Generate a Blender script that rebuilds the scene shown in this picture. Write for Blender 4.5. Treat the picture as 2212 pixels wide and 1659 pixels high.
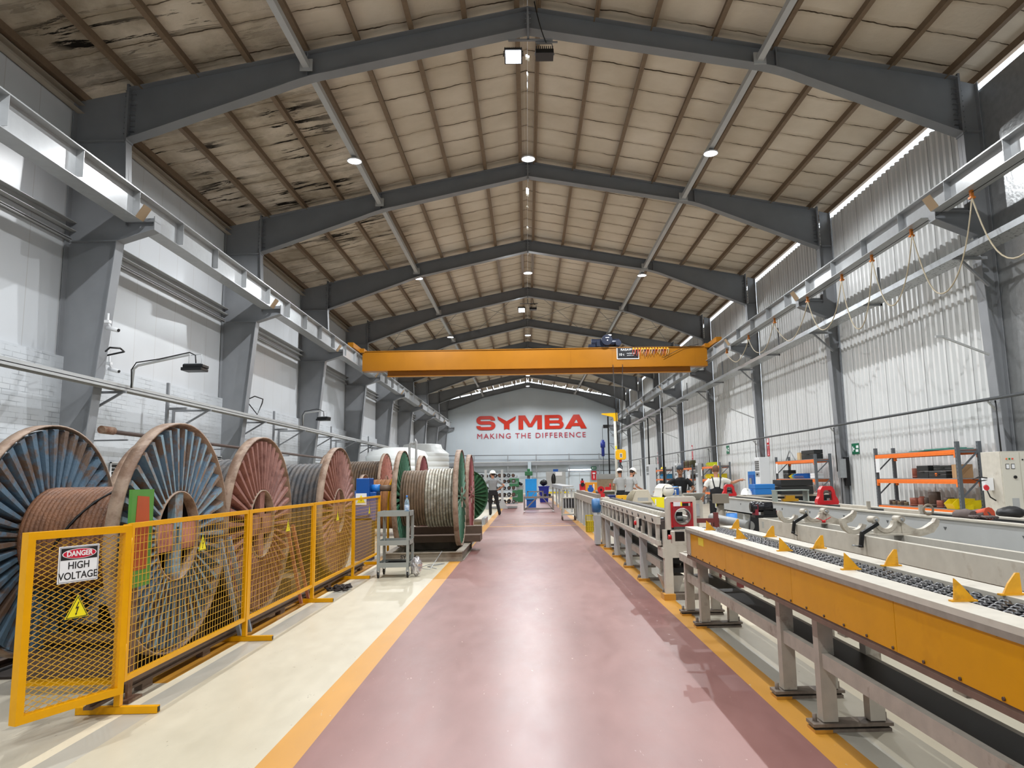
import bpy, math, random
from math import sin, cos, pi, radians, sqrt
from mathutils import Vector, Matrix, Quaternion
for _o in list(bpy.data.objects): bpy.data.objects.remove(_o, do_unlink=True)
SC = bpy.context.scene
COL = SC.collection
random.seed(7)
V = Vector
# ---------------------------------------------------------------- camera
FPX = 1552.04
def make_camera():
    p, yaw, r = 0.131, 0.01507, 0.01836
    F = V((sin(yaw)*cos(p), cos(yaw)*cos(p), sin(p)))
    R = F.cross(V((0, 0, 1))).normalized(); U = R.cross(F)
    R2 = cos(r)*R - sin(r)*U; U2 = sin(r)*R + cos(r)*U
    cam = bpy.data.cameras.new('camera'); co = bpy.data.objects.new('camera', cam); COL.objects.link(co)
    m = Matrix((R2, U2, -F)).transposed().to_4x4(); m.translation = V((-0.174, 0, 1.5))
    co.matrix_world = m
    cam.sensor_width = 36; cam.lens = 36*FPX/2212; cam.shift_x = -53.57/2212
    cam.clip_start = .05; cam.clip_end = 300
    SC.camera = co
make_camera()
# ---------------------------------------------------------------- world and exposure
def make_world():
    w = bpy.data.worlds.new('world'); SC.world = w; w.use_nodes = True
    b = w.node_tree.nodes['Background']; b.inputs[0].default_value = (.85, .93, 1, 1); b.inputs[1].default_value = 3.2
make_world()
SC.view_settings.view_transform = 'Standard'
SC.view_settings.look = 'None'
SC.view_settings.exposure = -0.14
SC.view_settings.gamma = 1.0
LAMP_W = 1750.0
# ---------------------------------------------------------------- helpers
def lin(h):
    if isinstance(h, str):
        h = h.lstrip('#'); c = [int(h[i:i+2], 16)/255 for i in (0, 2, 4)]
    else: c = h
    return [((x+.055)/1.055)**2.4 if x > .04045 else x/12.92 for x in c] + [1]
_M = {}
def mat(name, col, rough=.5, metal=0.0, var=0.0, vscale=3.0, col2=None, mix=.5, bump=0.0, bscale=20.0, stretch=(1, 1, 1), spec=None, emit=None, estr=0.0, trans=0.0, sharp=.12, detail=4):
    if name in _M: return _M[name]
    m = bpy.data.materials.new(name); m.use_nodes = True
    nt = m.node_tree; N = nt.nodes; L = nt.links; b = N['Principled BSDF']
    b.inputs['Base Color'].default_value = lin(col); b.inputs['Roughness'].default_value = rough; b.inputs['Metallic'].default_value = metal
    if spec is not None: b.inputs['Specular IOR Level'].default_value = spec
    if trans: b.inputs['Transmission Weight'].default_value = trans
    if emit: b.inputs['Emission Color'].default_value = lin(emit); b.inputs['Emission Strength'].default_value = estr
    if var or col2 or bump:
        tc = N.new('ShaderNodeTexCoord'); mp = N.new('ShaderNodeMapping'); mp.inputs['Scale'].default_value = stretch
        L.new(tc.outputs['Object'], mp.inputs['Vector'])
    src = None
    if col2:
        n = N.new('ShaderNodeTexNoise'); n.inputs['Scale'].default_value = vscale; n.inputs['Detail'].default_value = detail; n.inputs['Roughness'].default_value = .65
        L.new(mp.outputs[0], n.inputs['Vector'])
        r = N.new('ShaderNodeMapRange'); r.inputs[1].default_value = mix-sharp; r.inputs[2].default_value = mix+sharp
        L.new(n.outputs[0], r.inputs[0])
        x = N.new('ShaderNodeMix'); x.data_type = 'RGBA'; x.inputs[6].default_value = lin(col); x.inputs[7].default_value = lin(col2)
        L.new(r.outputs[0], x.inputs[0]); src = x.outputs[2]
    if var:
        n2 = N.new('ShaderNodeTexNoise'); n2.inputs['Scale'].default_value = vscale*2.3; n2.inputs['Detail'].default_value = 6
        L.new(mp.outputs[0], n2.inputs['Vector'])
        r2 = N.new('ShaderNodeMapRange'); r2.inputs[1].default_value = .25; r2.inputs[2].default_value = .75; r2.inputs[3].default_value = 1-var; r2.inputs[4].default_value = 1+var*.6
        L.new(n2.outputs[0], r2.inputs[0])
        mm = N.new('ShaderNodeMix'); mm.data_type = 'RGBA'; mm.blend_type = 'MULTIPLY'; mm.inputs[0].default_value = 1
        if src: L.new(src, mm.inputs[6])
        else: mm.inputs[6].default_value = lin(col)
        L.new(r2.outputs[0], mm.inputs[7]); src = mm.outputs[2]
    if src: L.new(src, b.inputs['Base Color'])
    if bump:
        n3 = N.new('ShaderNodeTexNoise'); n3.inputs['Scale'].default_value = bscale; n3.inputs['Detail'].default_value = 5
        L.new(mp.outputs[0], n3.inputs['Vector'])
        bp = N.new('ShaderNodeBump'); bp.inputs['Strength'].default_value = bump; bp.inputs['Distance'].default_value = .02
        L.new(n3.outputs[0], bp.inputs['Height']); L.new(bp.outputs[0], b.inputs['Normal'])
    _M[name] = m
    return m

class MB:
    """collects geometry of ONE part"""
    def __init__(s): s.v = []; s.f = []; s.mi = []; s.sm = []; s.m = 0; s.smooth = False
    def add(s, vs, fs, smooth=None):
        o = len(s.v); s.v += [tuple(p) for p in vs]
        for f in fs: s.f.append([o+i for i in f]); s.mi.append(s.m); s.sm.append(s.smooth if smooth is None else smooth)
        return s
    def box(s, x0, x1, y0, y1, z0, z1):
        x0, x1 = min(x0, x1), max(x0, x1); y0, y1 = min(y0, y1), max(y0, y1); z0, z1 = min(z0, z1), max(z0, z1)
        return s.add([(x, y, z) for x in (x0, x1) for y in (y0, y1) for z in (z0, z1)],
            [(0, 1, 3, 2), (4, 6, 7, 5), (0, 4, 5, 1), (2, 3, 7, 6), (0, 2, 6, 4), (1, 5, 7, 3)], False)
    def cbox(s, c, d): return s.box(c[0]-d[0]/2, c[0]+d[0]/2, c[1]-d[1]/2, c[1]+d[1]/2, c[2]-d[2]/2, c[2]+d[2]/2)
    def bar(s, a, b, w, h=None, up=(0, 0, 1)):
        """rectangular bar from a to b; w across, h along up"""
        a = V(a); b = V(b); h = h or w; d = (b-a).normalized(); u = V(up)
        if abs(d.dot(u)) > .98: u = V((0, 1, 0))
        x = d.cross(u).normalized(); u = x.cross(d)
        vs = [p + x*i*w/2 + u*j*h/2 for p in (a, b) for i in (-1, 1) for j in (-1, 1)]
        return s.add(vs, [(0, 1, 3, 2), (4, 6, 7, 5), (0, 4, 5, 1), (2, 3, 7, 6), (0, 2, 6, 4), (1, 5, 7, 3)], False)
    def tube(s, pts, r, n=8, closed=False, cap=True):
        pts = [V(p) for p in pts]; rs = r if isinstance(r, (list, tuple)) else [r]*len(pts)
        vs = []; k = len(pts); prev = None
        for i, p in enumerate(pts):
            a = pts[(i-1) % k] if (closed or i) else pts[0]; b = pts[(i+1) % k] if (closed or i < k-1) else pts[-1]
            d = (b-a); d = d.normalized() if d.length > 1e-9 else V((0, 0, 1))
            if prev is None:
                u = V((0, 0, 1)) if abs(d.z) < .9 else V((1, 0, 0))
                prev = (u - d*u.dot(d)).normalized()
            else:
                q = prev - d*prev.dot(d); prev = q.normalized() if q.length > 1e-6 else prev
            w = d.cross(prev)
            vs += [p + (prev*cos(2*pi*j/n) + w*sin(2*pi*j/n))*rs[i] for j in range(n)]
        fs = [(i*n+j, i*n+(j+1) % n, ((i+1) % k)*n+(j+1) % n, ((i+1) % k)*n+j) for i in range(k if closed else k-1) for j in range(n)]
        s.add(vs, fs, True)
        if cap and not closed:
            o = len(s.v)-len(vs)
            s.f += [[o+j for j in range(n)][::-1], [o+(k-1)*n+j for j in range(n)]]; s.mi += [s.m]*2; s.sm += [False]*2
        return s
    def cyl(s, a, b, r, n=16, r2=None): return s.tube([a, b], [r, r if r2 is None else r2], n)
    def lathe(s, prof, c=(0, 0, 0), axis='z', n=32, smooth=True, a0=0, a1=2*pi):
        """prof: list of (radius, height along axis)"""
        full = abs(a1-a0-2*pi) < 1e-6; m = n if full else n+1; vs = []
        for r, h in prof:
            for j in range(m):
                t = a0+(a1-a0)*j/n; x, y = r*cos(t), r*sin(t)
                q = {'z': (x, y, h), 'x': (h, x, y), 'y': (x, h, y)}[axis]
                vs.append((q[0]+c[0], q[1]+c[1], q[2]+c[2]))
        fs = [(i*m+j, i*m+(j+1) % m, (i+1)*m+(j+1) % m, (i+1)*m+j) for i in range(len(prof)-1) for j in range(n)]
        return s.add(vs, fs, smooth)
    def prism(s, poly, axis, a, b):
        """poly 2D: axis x->(y,z), y->(x,z), z->(x,y)"""
        f = {'x': lambda p, h: (h, p[0], p[1]), 'y': lambda p, h: (p[0], h, p[1]), 'z': lambda p, h: (p[0], p[1], h)}[axis]
        n = len(poly)
        return s.add([f(p, a) for p in poly]+[f(p, b) for p in poly],
            [tuple(range(n))[::-1], tuple(range(n, 2*n))]+[(i, (i+1) % n, n+(i+1) % n, n+i) for i in range(n)], False)
    def sphere(s, c, r, n=12, m=8, sc=(1, 1, 1)):
        return s.add([(c[0]+r*sc[0]*sin(pi*i/m)*cos(2*pi*j/n), c[1]+r*sc[1]*sin(pi*i/m)*sin(2*pi*j/n), c[2]+r*sc[2]*cos(pi*i/m)) for i in range(m+1) for j in range(n)],
            [(i*n+j, i*n+(j+1) % n, (i+1)*n+(j+1) % n, (i+1)*n+j) for i in range(m) for j in range(n)], True)
    def xf(s, M):
        s.v = [tuple(M @ V(p)) for p in s.v]; return s
    def build(s, name, ms, parent=None, bev=0, loc=None):
        me = bpy.data.meshes.new(name)
        me.from_pydata(s.v, [], s.f); me.polygons.foreach_set('material_index', s.mi); me.polygons.foreach_set('use_smooth', s.sm)
        for m in (ms if isinstance(ms, (list, tuple)) else [ms]): me.materials.append(m)
        me.validate(); me.update()
        import bmesh as _b
        bm = _b.new(); bm.from_mesh(me); _b.ops.recalc_face_normals(bm, faces=bm.faces); bm.to_mesh(me); bm.free()
        o = bpy.data.objects.new(name, me); COL.objects.link(o)
        if loc: o.location = loc
        if parent: o.parent = parent
        if bev:
            b = o.modifiers.new('b', 'BEVEL'); b.width = bev; b.segments = 2; b.limit_method = 'ANGLE'; b.angle_limit = radians(40)
        return o
def tag(o, label, cat, group=None, kind=None):
    o['label'] = label; o['category'] = cat
    if group: o['group'] = group
    if kind: o['kind'] = kind
    return o
def T(name, label, cat, loc=(0, 0, 0), rz=0, group=None):
    o = bpy.data.objects.new(name, None); COL.objects.link(o); o.location = loc; o.rotation_euler = (0, 0, rz); o.empty_display_size = .1
    return tag(o, label, cat, group)
def ST(o, label=None):
    o['kind'] = 'structure'
    if label: o['label'] = label
    return o
def copy_tree(o, parent=None):
    c = o.copy(); COL.objects.link(c)
    if parent: c.parent = parent
    for ch in o.children: copy_tree(ch, c)
    return c
ORD = ['first', 'second', 'third', 'fourth', 'fifth', 'sixth', 'seventh', 'eighth', 'ninth', 'tenth', 'eleventh', 'twelfth', 'thirteenth']
def text_mb(txt, size, depth=.004, bold=0.0, width=1.0, spacing=1.0):
    """lettering in the XZ plane facing -Y, origin at its centre"""
    cu = bpy.data.curves.new('t', 'FONT'); cu.body = txt; cu.size = size; cu.extrude = depth/2; cu.align_x = 'CENTER'; cu.align_y = 'CENTER'; cu.offset = bold; cu.space_character = spacing
    o = bpy.data.objects.new('t', cu); COL.objects.link(o)
    dg = bpy.context.evaluated_depsgraph_get(); me = bpy.data.meshes.new_from_object(o.evaluated_get(dg))
    b = MB(); b.add([(v.co.x*width, -v.co.z, v.co.y) for v in me.vertices], [tuple(p.vertices) for p in me.polygons], False)
    bpy.data.objects.remove(o); bpy.data.meshes.remove(me); bpy.data.curves.remove(cu)
    return b
def merge(dst, src, M=None):
    vs = [tuple(M @ V(p)) for p in src.v] if M else src.v
    o = len(dst.v); dst.v += vs
    for f, sm in zip(src.f, src.sm): dst.f.append([o+i for i in f]); dst.mi.append(dst.m); dst.sm.append(sm)
    return dst
# sag curve between two points
def sag(a, b, d, n=14):
    a = V(a); b = V(b); out = []
    for i in range(n+1):
        t = i/n; p = a.lerp(b, t); p.z -= d*4*t*(1-t); out.append(p)
    return out
# ---------------------------------------------------------------- base materials
STEEL = mat('grey_steel_paint', '#85888c', .45, var=.10, vscale=.8)
STEELD = mat('dark_grey_steel_paint', '#75787c', .5, var=.1, vscale=.7)
LGREY = mat('light_grey_paint', '#a9abab', .4, var=.07, vscale=1.2)
MACH = mat('cream_machine_paint', '#c3beb2', .45, var=.10, vscale=4, col2='#9a8d7c', mix=.68, sharp=.1)
MACHD = mat('worn_grey_machine_paint', '#b0a99d', .5, var=.14, vscale=5, col2='#7a6a5a', mix=.66, sharp=.08)
MGREY = mat('cool_grey_machine_paint', '#b4b7b8', .4, var=.06, vscale=2)
YEL = mat('yellow_fence_paint', '#e0a000', .38, var=.06, vscale=5, spec=.25)
YEL2 = mat('yellow_conveyor_paint', '#cc8e00', .32, var=.07, vscale=2.5, col2='#ab6f00', mix=.72, sharp=.15, spec=.22)
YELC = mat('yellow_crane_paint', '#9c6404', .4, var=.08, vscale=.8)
BLK = mat('black_rubber', '#0f0f10', .5)
BLKM = mat('black_metal', '#1a1b1d', .35, metal=.3)
RUST = mat('rusty_steel', '#6b4a36', .75, var=.2, vscale=6, col2='#8f7a66', mix=.55, bump=.3, bscale=30)
WHITE = mat('white_plastic', '#e6e8ea', .4)
RED = mat('red_paint', '#c3141c', .35, var=.08, vscale=6)
ORG = mat('orange_rack_paint', '#f07722', .4, var=.06, vscale=5)
RACKG = mat('dark_grey_rack_paint', '#5d6267', .45)
BLUE = mat('blue_paint', '#0a4c98', .4, var=.08)
GALV = mat('galvanised_steel', '#a4a8ab', .35, metal=.6, var=.12, vscale=4)
# ---------------------------------------------------------------- floor
def floor_mat(name, c1, c2, scr, rough, mixv=.5, coat=0.0, sharp=.12, yst=.35):
    m = bpy.data.materials.new(name); m.use_nodes = True; nt = m.node_tree; N = nt.nodes; L = nt.links; b = N['Principled BSDF']
    tc = N.new('ShaderNodeTexCoord'); mp = N.new('ShaderNodeMapping'); mp.inputs['Scale'].default_value = (1, yst, 1); L.new(tc.outputs['Object'], mp.inputs[0])
    n = N.new('ShaderNodeTexNoise'); n.inputs['Scale'].default_value = 1.1; n.inputs['Detail'].default_value = 8; n.inputs['Roughness'].default_value = .6; L.new(mp.outputs[0], n.inputs[0])
    r = N.new('ShaderNodeMapRange'); r.inputs[1].default_value = mixv-sharp*1.6; r.inputs[2].default_value = mixv+sharp*1.6; L.new(n.outputs[0], r.inputs[0])
    x = N.new('ShaderNodeMix'); x.data_type = 'RGBA'; x.inputs[6].default_value = lin(c1); x.inputs[7].default_value = lin(c2); L.new(r.outputs[0], x.inputs[0])
    # scratches and specks
    n2 = N.new('ShaderNodeTexNoise'); n2.inputs['Scale'].default_value = 26; n2.inputs['Detail'].default_value = 3; n2.inputs['Distortion'].default_value = 1.5; L.new(mp.outputs[0], n2.inputs[0])
    r2 = N.new('ShaderNodeMapRange'); r2.inputs[1].default_value = .72; r2.inputs[2].default_value = .76; L.new(n2.outputs[0], r2.inputs[0])
    x2 = N.new('ShaderNodeMix'); x2.data_type = 'RGBA'; x2.inputs[7].default_value = lin(scr); L.new(x.outputs[2], x2.inputs[6]); L.new(r2.outputs[0], x2.inputs[0])
    n3 = N.new('ShaderNodeTexNoise'); n3.inputs['Scale'].default_value = 6; n3.inputs['Detail'].default_value = 8; n3.inputs['Roughness'].default_value = .7; L.new(mp.outputs[0], n3.inputs[0])
    r3 = N.new('ShaderNodeMapRange'); r3.inputs[1].default_value = .3; r3.inputs[2].default_value = .7; r3.inputs[3].default_value = .93; r3.inputs[4].default_value = 1.05; L.new(n3.outputs[0], r3.inputs[0])
    mm = N.new('ShaderNodeMix'); mm.data_type = 'RGBA'; mm.blend_type = 'MULTIPLY'; mm.inputs[0].default_value = 1; L.new(x2.outputs[2], mm.inputs[6]); L.new(r3.outputs[0], mm.inputs[7])
    L.new(mm.outputs[2], b.inputs['Base Color'])
    rr = N.new('ShaderNodeMapRange'); rr.inputs[3].default_value = rough-.07; rr.inputs[4].default_value = rough+.12; L.new(n3.outputs[0], rr.inputs[0]); L.new(rr.outputs[0], b.inputs['Roughness'])
    return m
F_CREAM = floor_mat('cream_epoxy_floor', '#c3bca9', '#b9b19c', '#8a7f6c', .34)
F_DIRT = floor_mat('dirty_cream_epoxy_floor', '#c2bbaa', '#a8a190', '#6d6455', .36)
F_YEL = floor_mat('yellow_line_paint', '#c48b2c', '#b5802c', '#b8a890', .4)
F_RED = floor_mat('faded_red_floor_paint', '#8f6560', '#744b47', '#c0a59c', .33)
F_GREY = floor_mat('grey_floor_band', '#b5b2a8', '#a8a498', '#807a6c', .36)
F_LIGHT = floor_mat('light_seam', '#dfd4bb', '#d6ccb4', '#9a9078', .4)
Y0, Y1 = -9.0, 79.6
XL, XR = -10.08, 10.2
def build_floor():
    b = MB(); ms = [F_CREAM, F_DIRT, F_YEL, F_RED, F_GREY, F_LIGHT]
    def st(x0, x1, m, y0=Y0, y1=Y1, z=0.0):
        b.m = m; b.add([(x0, y0, z), (x1, y0, z), (x1, y1, z), (x0, y1, z)], [(0, 1, 2, 3)], False)
    for x0, x1, m in ((-10.6, -3.16, 1), (-2.96, -2.88, 5), (-2.88, -2.70, 4), (-2.70, -1.655, 0), (-1.655, -1.447, 2), (1.393, 1.60, 2), (1.60, 1.74, 4), (1.74, 2.02, 1), (2.02, 2.35, 5), (2.35, 2.6, 1), (2.6, 3.2, 0), (3.2, 10.8, 1)):
        st(x0, x1, m)
    st(-3.16, -2.96, 1, Y0, 5.79); st(-3.16, -2.96, 2, 5.79, 60); st(-3.16, -2.96, 1, 60, Y1)
    st(-1.447, 1.393, 3, Y0, 23.28); st(-1.447, 1.393, 2, 23.28, 23.52); st(-1.447, 1.393, 3, 23.52, 70); st(-1.447, 1.393, 2, 70, 70.6); st(-1.447, 1.393, 0, 70.6, Y1)
    o = b.build('floor', ms); ST(o, 'workshop floor with a red lane between yellow lines')
    me = MB()
    for k, (x, w) in enumerate(((-.9, .22), (-.62, .06), (-.32, .05), (-.05, .2), (.2, .05), (.38, .22), (.75, .3))):
        me.box(x, x+w, 24.2+.15*(k % 3), 24.32+.15*(k % 3), 0, .003)
    me.box(-.28, -.05, 24.55, 24.62, 0, .003); me.box(.45, .62, 24.7, 24.78, 0, .003)
    ST(me.build('trim_1', F_YEL), 'worn yellow floor stencil past the cross line')
build_floor()
# ---------------------------------------------------------------- walls and roof
def zt(x): return 12.15-.213*abs(x) if x < 0 else 12.12-.186*x   # top of rafters
FY = [15.17+8*i for i in range(-3, 9)]    # frame positions; index 3 is the first in view
def brick_mat():
    m = mat('whitewashed_brick', '#c6c9cc', .55, bump=.15, bscale=25)
    nt = m.node_tree; N = nt.nodes; L = nt.links; b = N['Principled BSDF']
    tc = N.new('ShaderNodeTexCoord'); sp = N.new('ShaderNodeSeparateXYZ'); cb = N.new('ShaderNodeCombineXYZ')
    L.new(tc.outputs['Object'], sp.inputs[0]); L.new(sp.outputs[1], cb.inputs[0]); L.new(sp.outputs[2], cb.inputs[1])
    br = N.new('ShaderNodeTexBrick'); L.new(cb.outputs[0], br.inputs[0]); br.inputs['Scale'].default_value = 1; br.inputs['Brick Width'].default_value = .42; br.inputs['Row Height'].default_value = .105
    br.inputs['Mortar Size'].default_value = .007; br.inputs['Color1'].default_value = lin('#c2c6ca'); br.inputs['Color2'].default_value = lin('#babfc4'); br.inputs['Mortar'].default_value = lin('#8c9196')
    n = N.new('ShaderNodeTexNoise'); n.inputs['Scale'].default_value = 1.7; n.inputs['Detail'].default_value = 3; L.new(cb.outputs[0], n.inputs[0])
    r = N.new('ShaderNodeMapRange'); r.inputs[1].default_value = .42; r.inputs[2].default_value = .6; L.new(n.outputs[0], r.inputs[0])
    x = N.new('ShaderNodeMix'); x.data_type = 'RGBA'; x.inputs[6].default_value = lin('#bfc4c9'); L.new(r.outputs[0], x.inputs[0]); L.new(br.outputs[0], x.inputs[7])
    L.new(x.outputs[2], b.inputs['Base Color'])
    return m
def panel_mat(name, base, seam_w, axis=1, rough=.35, dark=.8, metal=0):
    m = mat(name, base, rough, metal=metal, bump=.04, bscale=3); nt = m.node_tree; N = nt.nodes; L = nt.links; b = N['Principled BSDF']
    tc = N.new('ShaderNodeTexCoord'); sp = N.new('ShaderNodeSeparateXYZ'); L.new(tc.outputs['Object'], sp.inputs[0])
    md = N.new('ShaderNodeMath'); md.operation = 'PINGPONG'; md.inputs[1].default_value = seam_w/2; L.new(sp.outputs[axis], md.inputs[0])
    lt = N.new('ShaderNodeMath'); lt.operation = 'LESS_THAN'; lt.inputs[1].default_value = .008; L.new(md.outputs[0], lt.inputs[0])
    n = N.new('ShaderNodeTexNoise'); n.inputs['Scale'].default_value = .5; n.inputs['Detail'].default_value = 5; L.new(tc.outputs['Object'], n.inputs[0])
    r = N.new('ShaderNodeMapRange'); r.inputs[1].default_value = .3; r.inputs[2].default_value = .7; r.inputs[3].default_value = .95; r.inputs[4].default_value = 1.03; L.new(n.outputs[0], r.inputs[0])
    mm = N.new('ShaderNodeMix'); mm.data_type = 'RGBA'; mm.blend_type = 'MULTIPLY'; mm.inputs[0].default_value = 1; mm.inputs[6].default_value = lin(base); L.new(r.outputs[0], mm.inputs[7])
    x = N.new('ShaderNodeMix'); x.data_type = 'RGBA'; L.new(lt.outputs[0], x.inputs[0]); L.new(mm.outputs[2], x.inputs[6]); x.inputs[7].default_value = lin([c*dark for c in (.7, .7, .7)])
    L.new(x.outputs[2], b.inputs['Base Color'])
    return m
W_LEFT = panel_mat('white_sandwich_panel', '#c6cace', 1.0, 1, .3, 1.0)
W_FAR = panel_mat('pale_blue_grey_panel', '#b9c2c9', 1.0, 0, .3, 1.05)
W_COR = mat('white_corrugated_sheet', '#d5d7d7', .28, var=.04, vscale=.5)
FOIL = mat('dusty_silver_insulation', '#a8aaab', .3, metal=.55, var=.15, vscale=3, bump=.35, bscale=9)
W_BRICK = brick_mat()
def build_walls():
    b = MB(); X = -10.06
    b.m = 0; b.add([(X, Y0, 4.25), (X, Y1, 4.25), (X, Y1, 10.12), (X, Y0, 10.12)], [(0, 1, 2, 3)], False)
    b.add([(X-.1, Y0, 4.25), (X-.1, Y1, 4.25), (X-.1, Y1, 10.12), (X-.1, Y0, 10.12)], [(3, 2, 1, 0)], False)
    b.m = 1; b.box(-10.25, -9.97, Y0, Y1, 0, 4.25)
    ST(b.build('wall_left', [W_LEFT, W_BRICK]), 'long wall of white panels above whitewashed brick')
    # corrugated wall, one sheet run per bay
    X = 10.2; per = .25; amp = .036
    b = MB(); lo, hi = .0, 10.02
    for i in range(len(FY)-1):
        a, c = FY[i]+.13, FY[i+1]+.108
        if i == 0: a = Y0
        y = a; pts = []
        while y < c:
            ph = ((y) % per)/per
            pts.append((y, amp*(1 if ph < .5 else -1))); y += per/2*.6 if ph % .5 < .05 else per/2*.4
        # trapezoid profile
        pts = []; k = 0; y = a
        while y < c:
            pts += [(y, -amp), (y+per*.35, -amp), (y+per*.5, amp), (y+per*.85, amp)]; y += per
        pts = [(min(q, c), w) for q, w in pts]
        if i == 2:   # the bay before the first frame is lined with foil
            continue
        n = len(pts)
        b.add([(X+w, q, z) for z in (lo, hi) for q, w in pts], [(j, j+1, n+j+1, n+j) for j in range(n-1)], False)
    b.m = 1; b.add([(10.16, FY[2]+.13, 0), (10.16, FY[3]+.04, 0), (10.16, FY[3]+.04, 10.02), (10.16, FY[2]+.13, 10.02)], [(0, 1, 2, 3)], False)
    # sheet seams
    b.m = 2
    for i in range(len(FY)-1):
        for k in range(1, 8):
            y = FY[i]+k*1.0+.13
            if i != 2: b.box(10.165, 10.18, y-.006, y+.006, 0, 10.02)
    ST(b.build('wall_right', [W_COR, FOIL, mat('dark_seam', '#8f9192', .5)]), 'long wall of white corrugated sheet')
    # far wall
    b = MB()
    xs = [-10.6, -5, 0, 5, 10.9]
    poly = [(-10.6, 0), (10.9, 0), (10.9, zt(10.9)+.05)]+[(0, 12.2)]+[(-10.6, zt(-10.6)+.05)]
    b.prism(poly, 'y', 79.45, 79.65)
    ST(b.build('wall_back', W_FAR), 'pale blue-grey end wall with red lettering')
    b = MB(); b.prism(poly, 'y', Y0-.2, Y0)
    ST(b.build('wall_front', W_FAR), 'end wall behind the viewpoint')
build_walls()
def roof_mat():
    m = bpy.data.materials.new('sprayed_foam_ceiling'); m.use_nodes = True; nt = m.node_tree; N = nt.nodes; L = nt.links; b = N['Principled BSDF']
    b.inputs['Roughness'].default_value = .85; b.inputs['Specular IOR Level'].default_value = .2
    tc = N.new('ShaderNodeTexCoord'); sp = N.new('ShaderNodeSeparateXYZ'); L.new(tc.outputs['Object'], sp.inputs[0])
    def noise(s, d=5, st=None, dist=0, ro=.6):
        n = N.new('ShaderNodeTexNoise'); n.inputs['Scale'].default_value = s; n.inputs['Detail'].default_value = d; n.inputs['Distortion'].default_value = dist; n.inputs['Roughness'].default_value = ro
        if st:
            mp = N.new('ShaderNodeMapping'); mp.inputs['Scale'].default_value = st; L.new(tc.outputs['Object'], mp.inputs[0]); L.new(mp.outputs[0], n.inputs[0])
        else: L.new(tc.outputs['Object'], n.inputs[0])
        return n.outputs[0]
    def mr(v, a, c, lo=0, hi=1):
        r = N.new('ShaderNodeMapRange'); r.inputs[1].default_value = a; r.inputs[2].default_value = c; r.inputs[3].default_value = lo; r.inputs[4].default_value = hi; L.new(v, r.inputs[0]); return r.outputs[0]
    def ma(op, a, c):
        q = N.new('ShaderNodeMath'); q.operation = op
        for k, t in enumerate((a, c)):
            if isinstance(t, (int, float)): q.inputs[k].default_value = t
            else: L.new(t, q.inputs[k])
        return q.outputs[0]
    def mixc(f, a, c):
        x = N.new('ShaderNodeMix'); x.data_type = 'RGBA'
        L.new(f, x.inputs[0])
        for k, t in ((6, a), (7, c)):
            if isinstance(t, str): x.inputs[k].default_value = lin(t)
            else: L.new(t, x.inputs[k])
        return x.outputs[2]
    base = mixc(mr(noise(.45), .35, .65), '#d2c8b8', '#bfb4a2')
    # wavy seams every metre along the hall
    wob = mr(noise(1.6, 3, (1, .2, 1)), 0, 1, -.10, .10)
    yy = ma('ADD', sp.outputs[1], wob)
    pp = N.new('ShaderNodeMath'); pp.operation = 'PINGPONG'; pp.inputs[1].default_value = .5; L.new(yy, pp.inputs[0])
    thick = mr(noise(1.1, 4), .35, .7, .004, .03)
    seam = mr(ma('SUBTRACT', pp.outputs[0], thick), -.012, .006, 1, 0)
    seamw = mr(pp.outputs[0], .0, .14, 1, 0)
    c1 = mixc(ma('MULTIPLY', seamw, .3), base, '#8a7456')
    c2 = mixc(seam, c1, '#33261a')
    # peeled and burnt patches on the side of the left wall, first bays
    mask = ma('MULTIPLY', mr(sp.outputs[0], -4.2, -6.0), mr(sp.outputs[1], 44, 26))
    pn = noise(1.5, 8, (.32, 2.2, .3), .5, .72)
    loc = mr(noise(.28, 2), .5, .56)
    patch = ma('MULTIPLY', mr(pn, .54, .565), ma('MULTIPLY', mask, mr(loc, 0, 1, .25, 1)))
    stain = ma('MULTIPLY', mr(noise(.7, 5), .4, .62, 0, .75), mask)
    c3 = mixc(stain, c2, '#857a68')
    c4 = mixc(patch, c3, '#17130f')
    # small cracks everywhere
    cr = mr(noise(2.2, 7, (1, 3.0, 1), 1.2, .8), .735, .745)
    c5 = mixc(cr, c4, '#2a2018')
    L.new(c5, b.inputs['Base Color'])
    bp = N.new('ShaderNodeBump'); bp.inputs['Strength'].default_value = .6; bp.inputs['Distance'].default_value = .06
    hh = ma('ADD', ma('MULTIPLY', seamw, -.8), ma('ADD', ma('MULTIPLY', noise(9, 6), .25), ma('MULTIPLY', patch, -1)))
    L.new(hh, bp.inputs['Height']); L.new(bp.outputs[0], b.inputs['Normal'])
    return m
ROOF = roof_mat()
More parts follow.
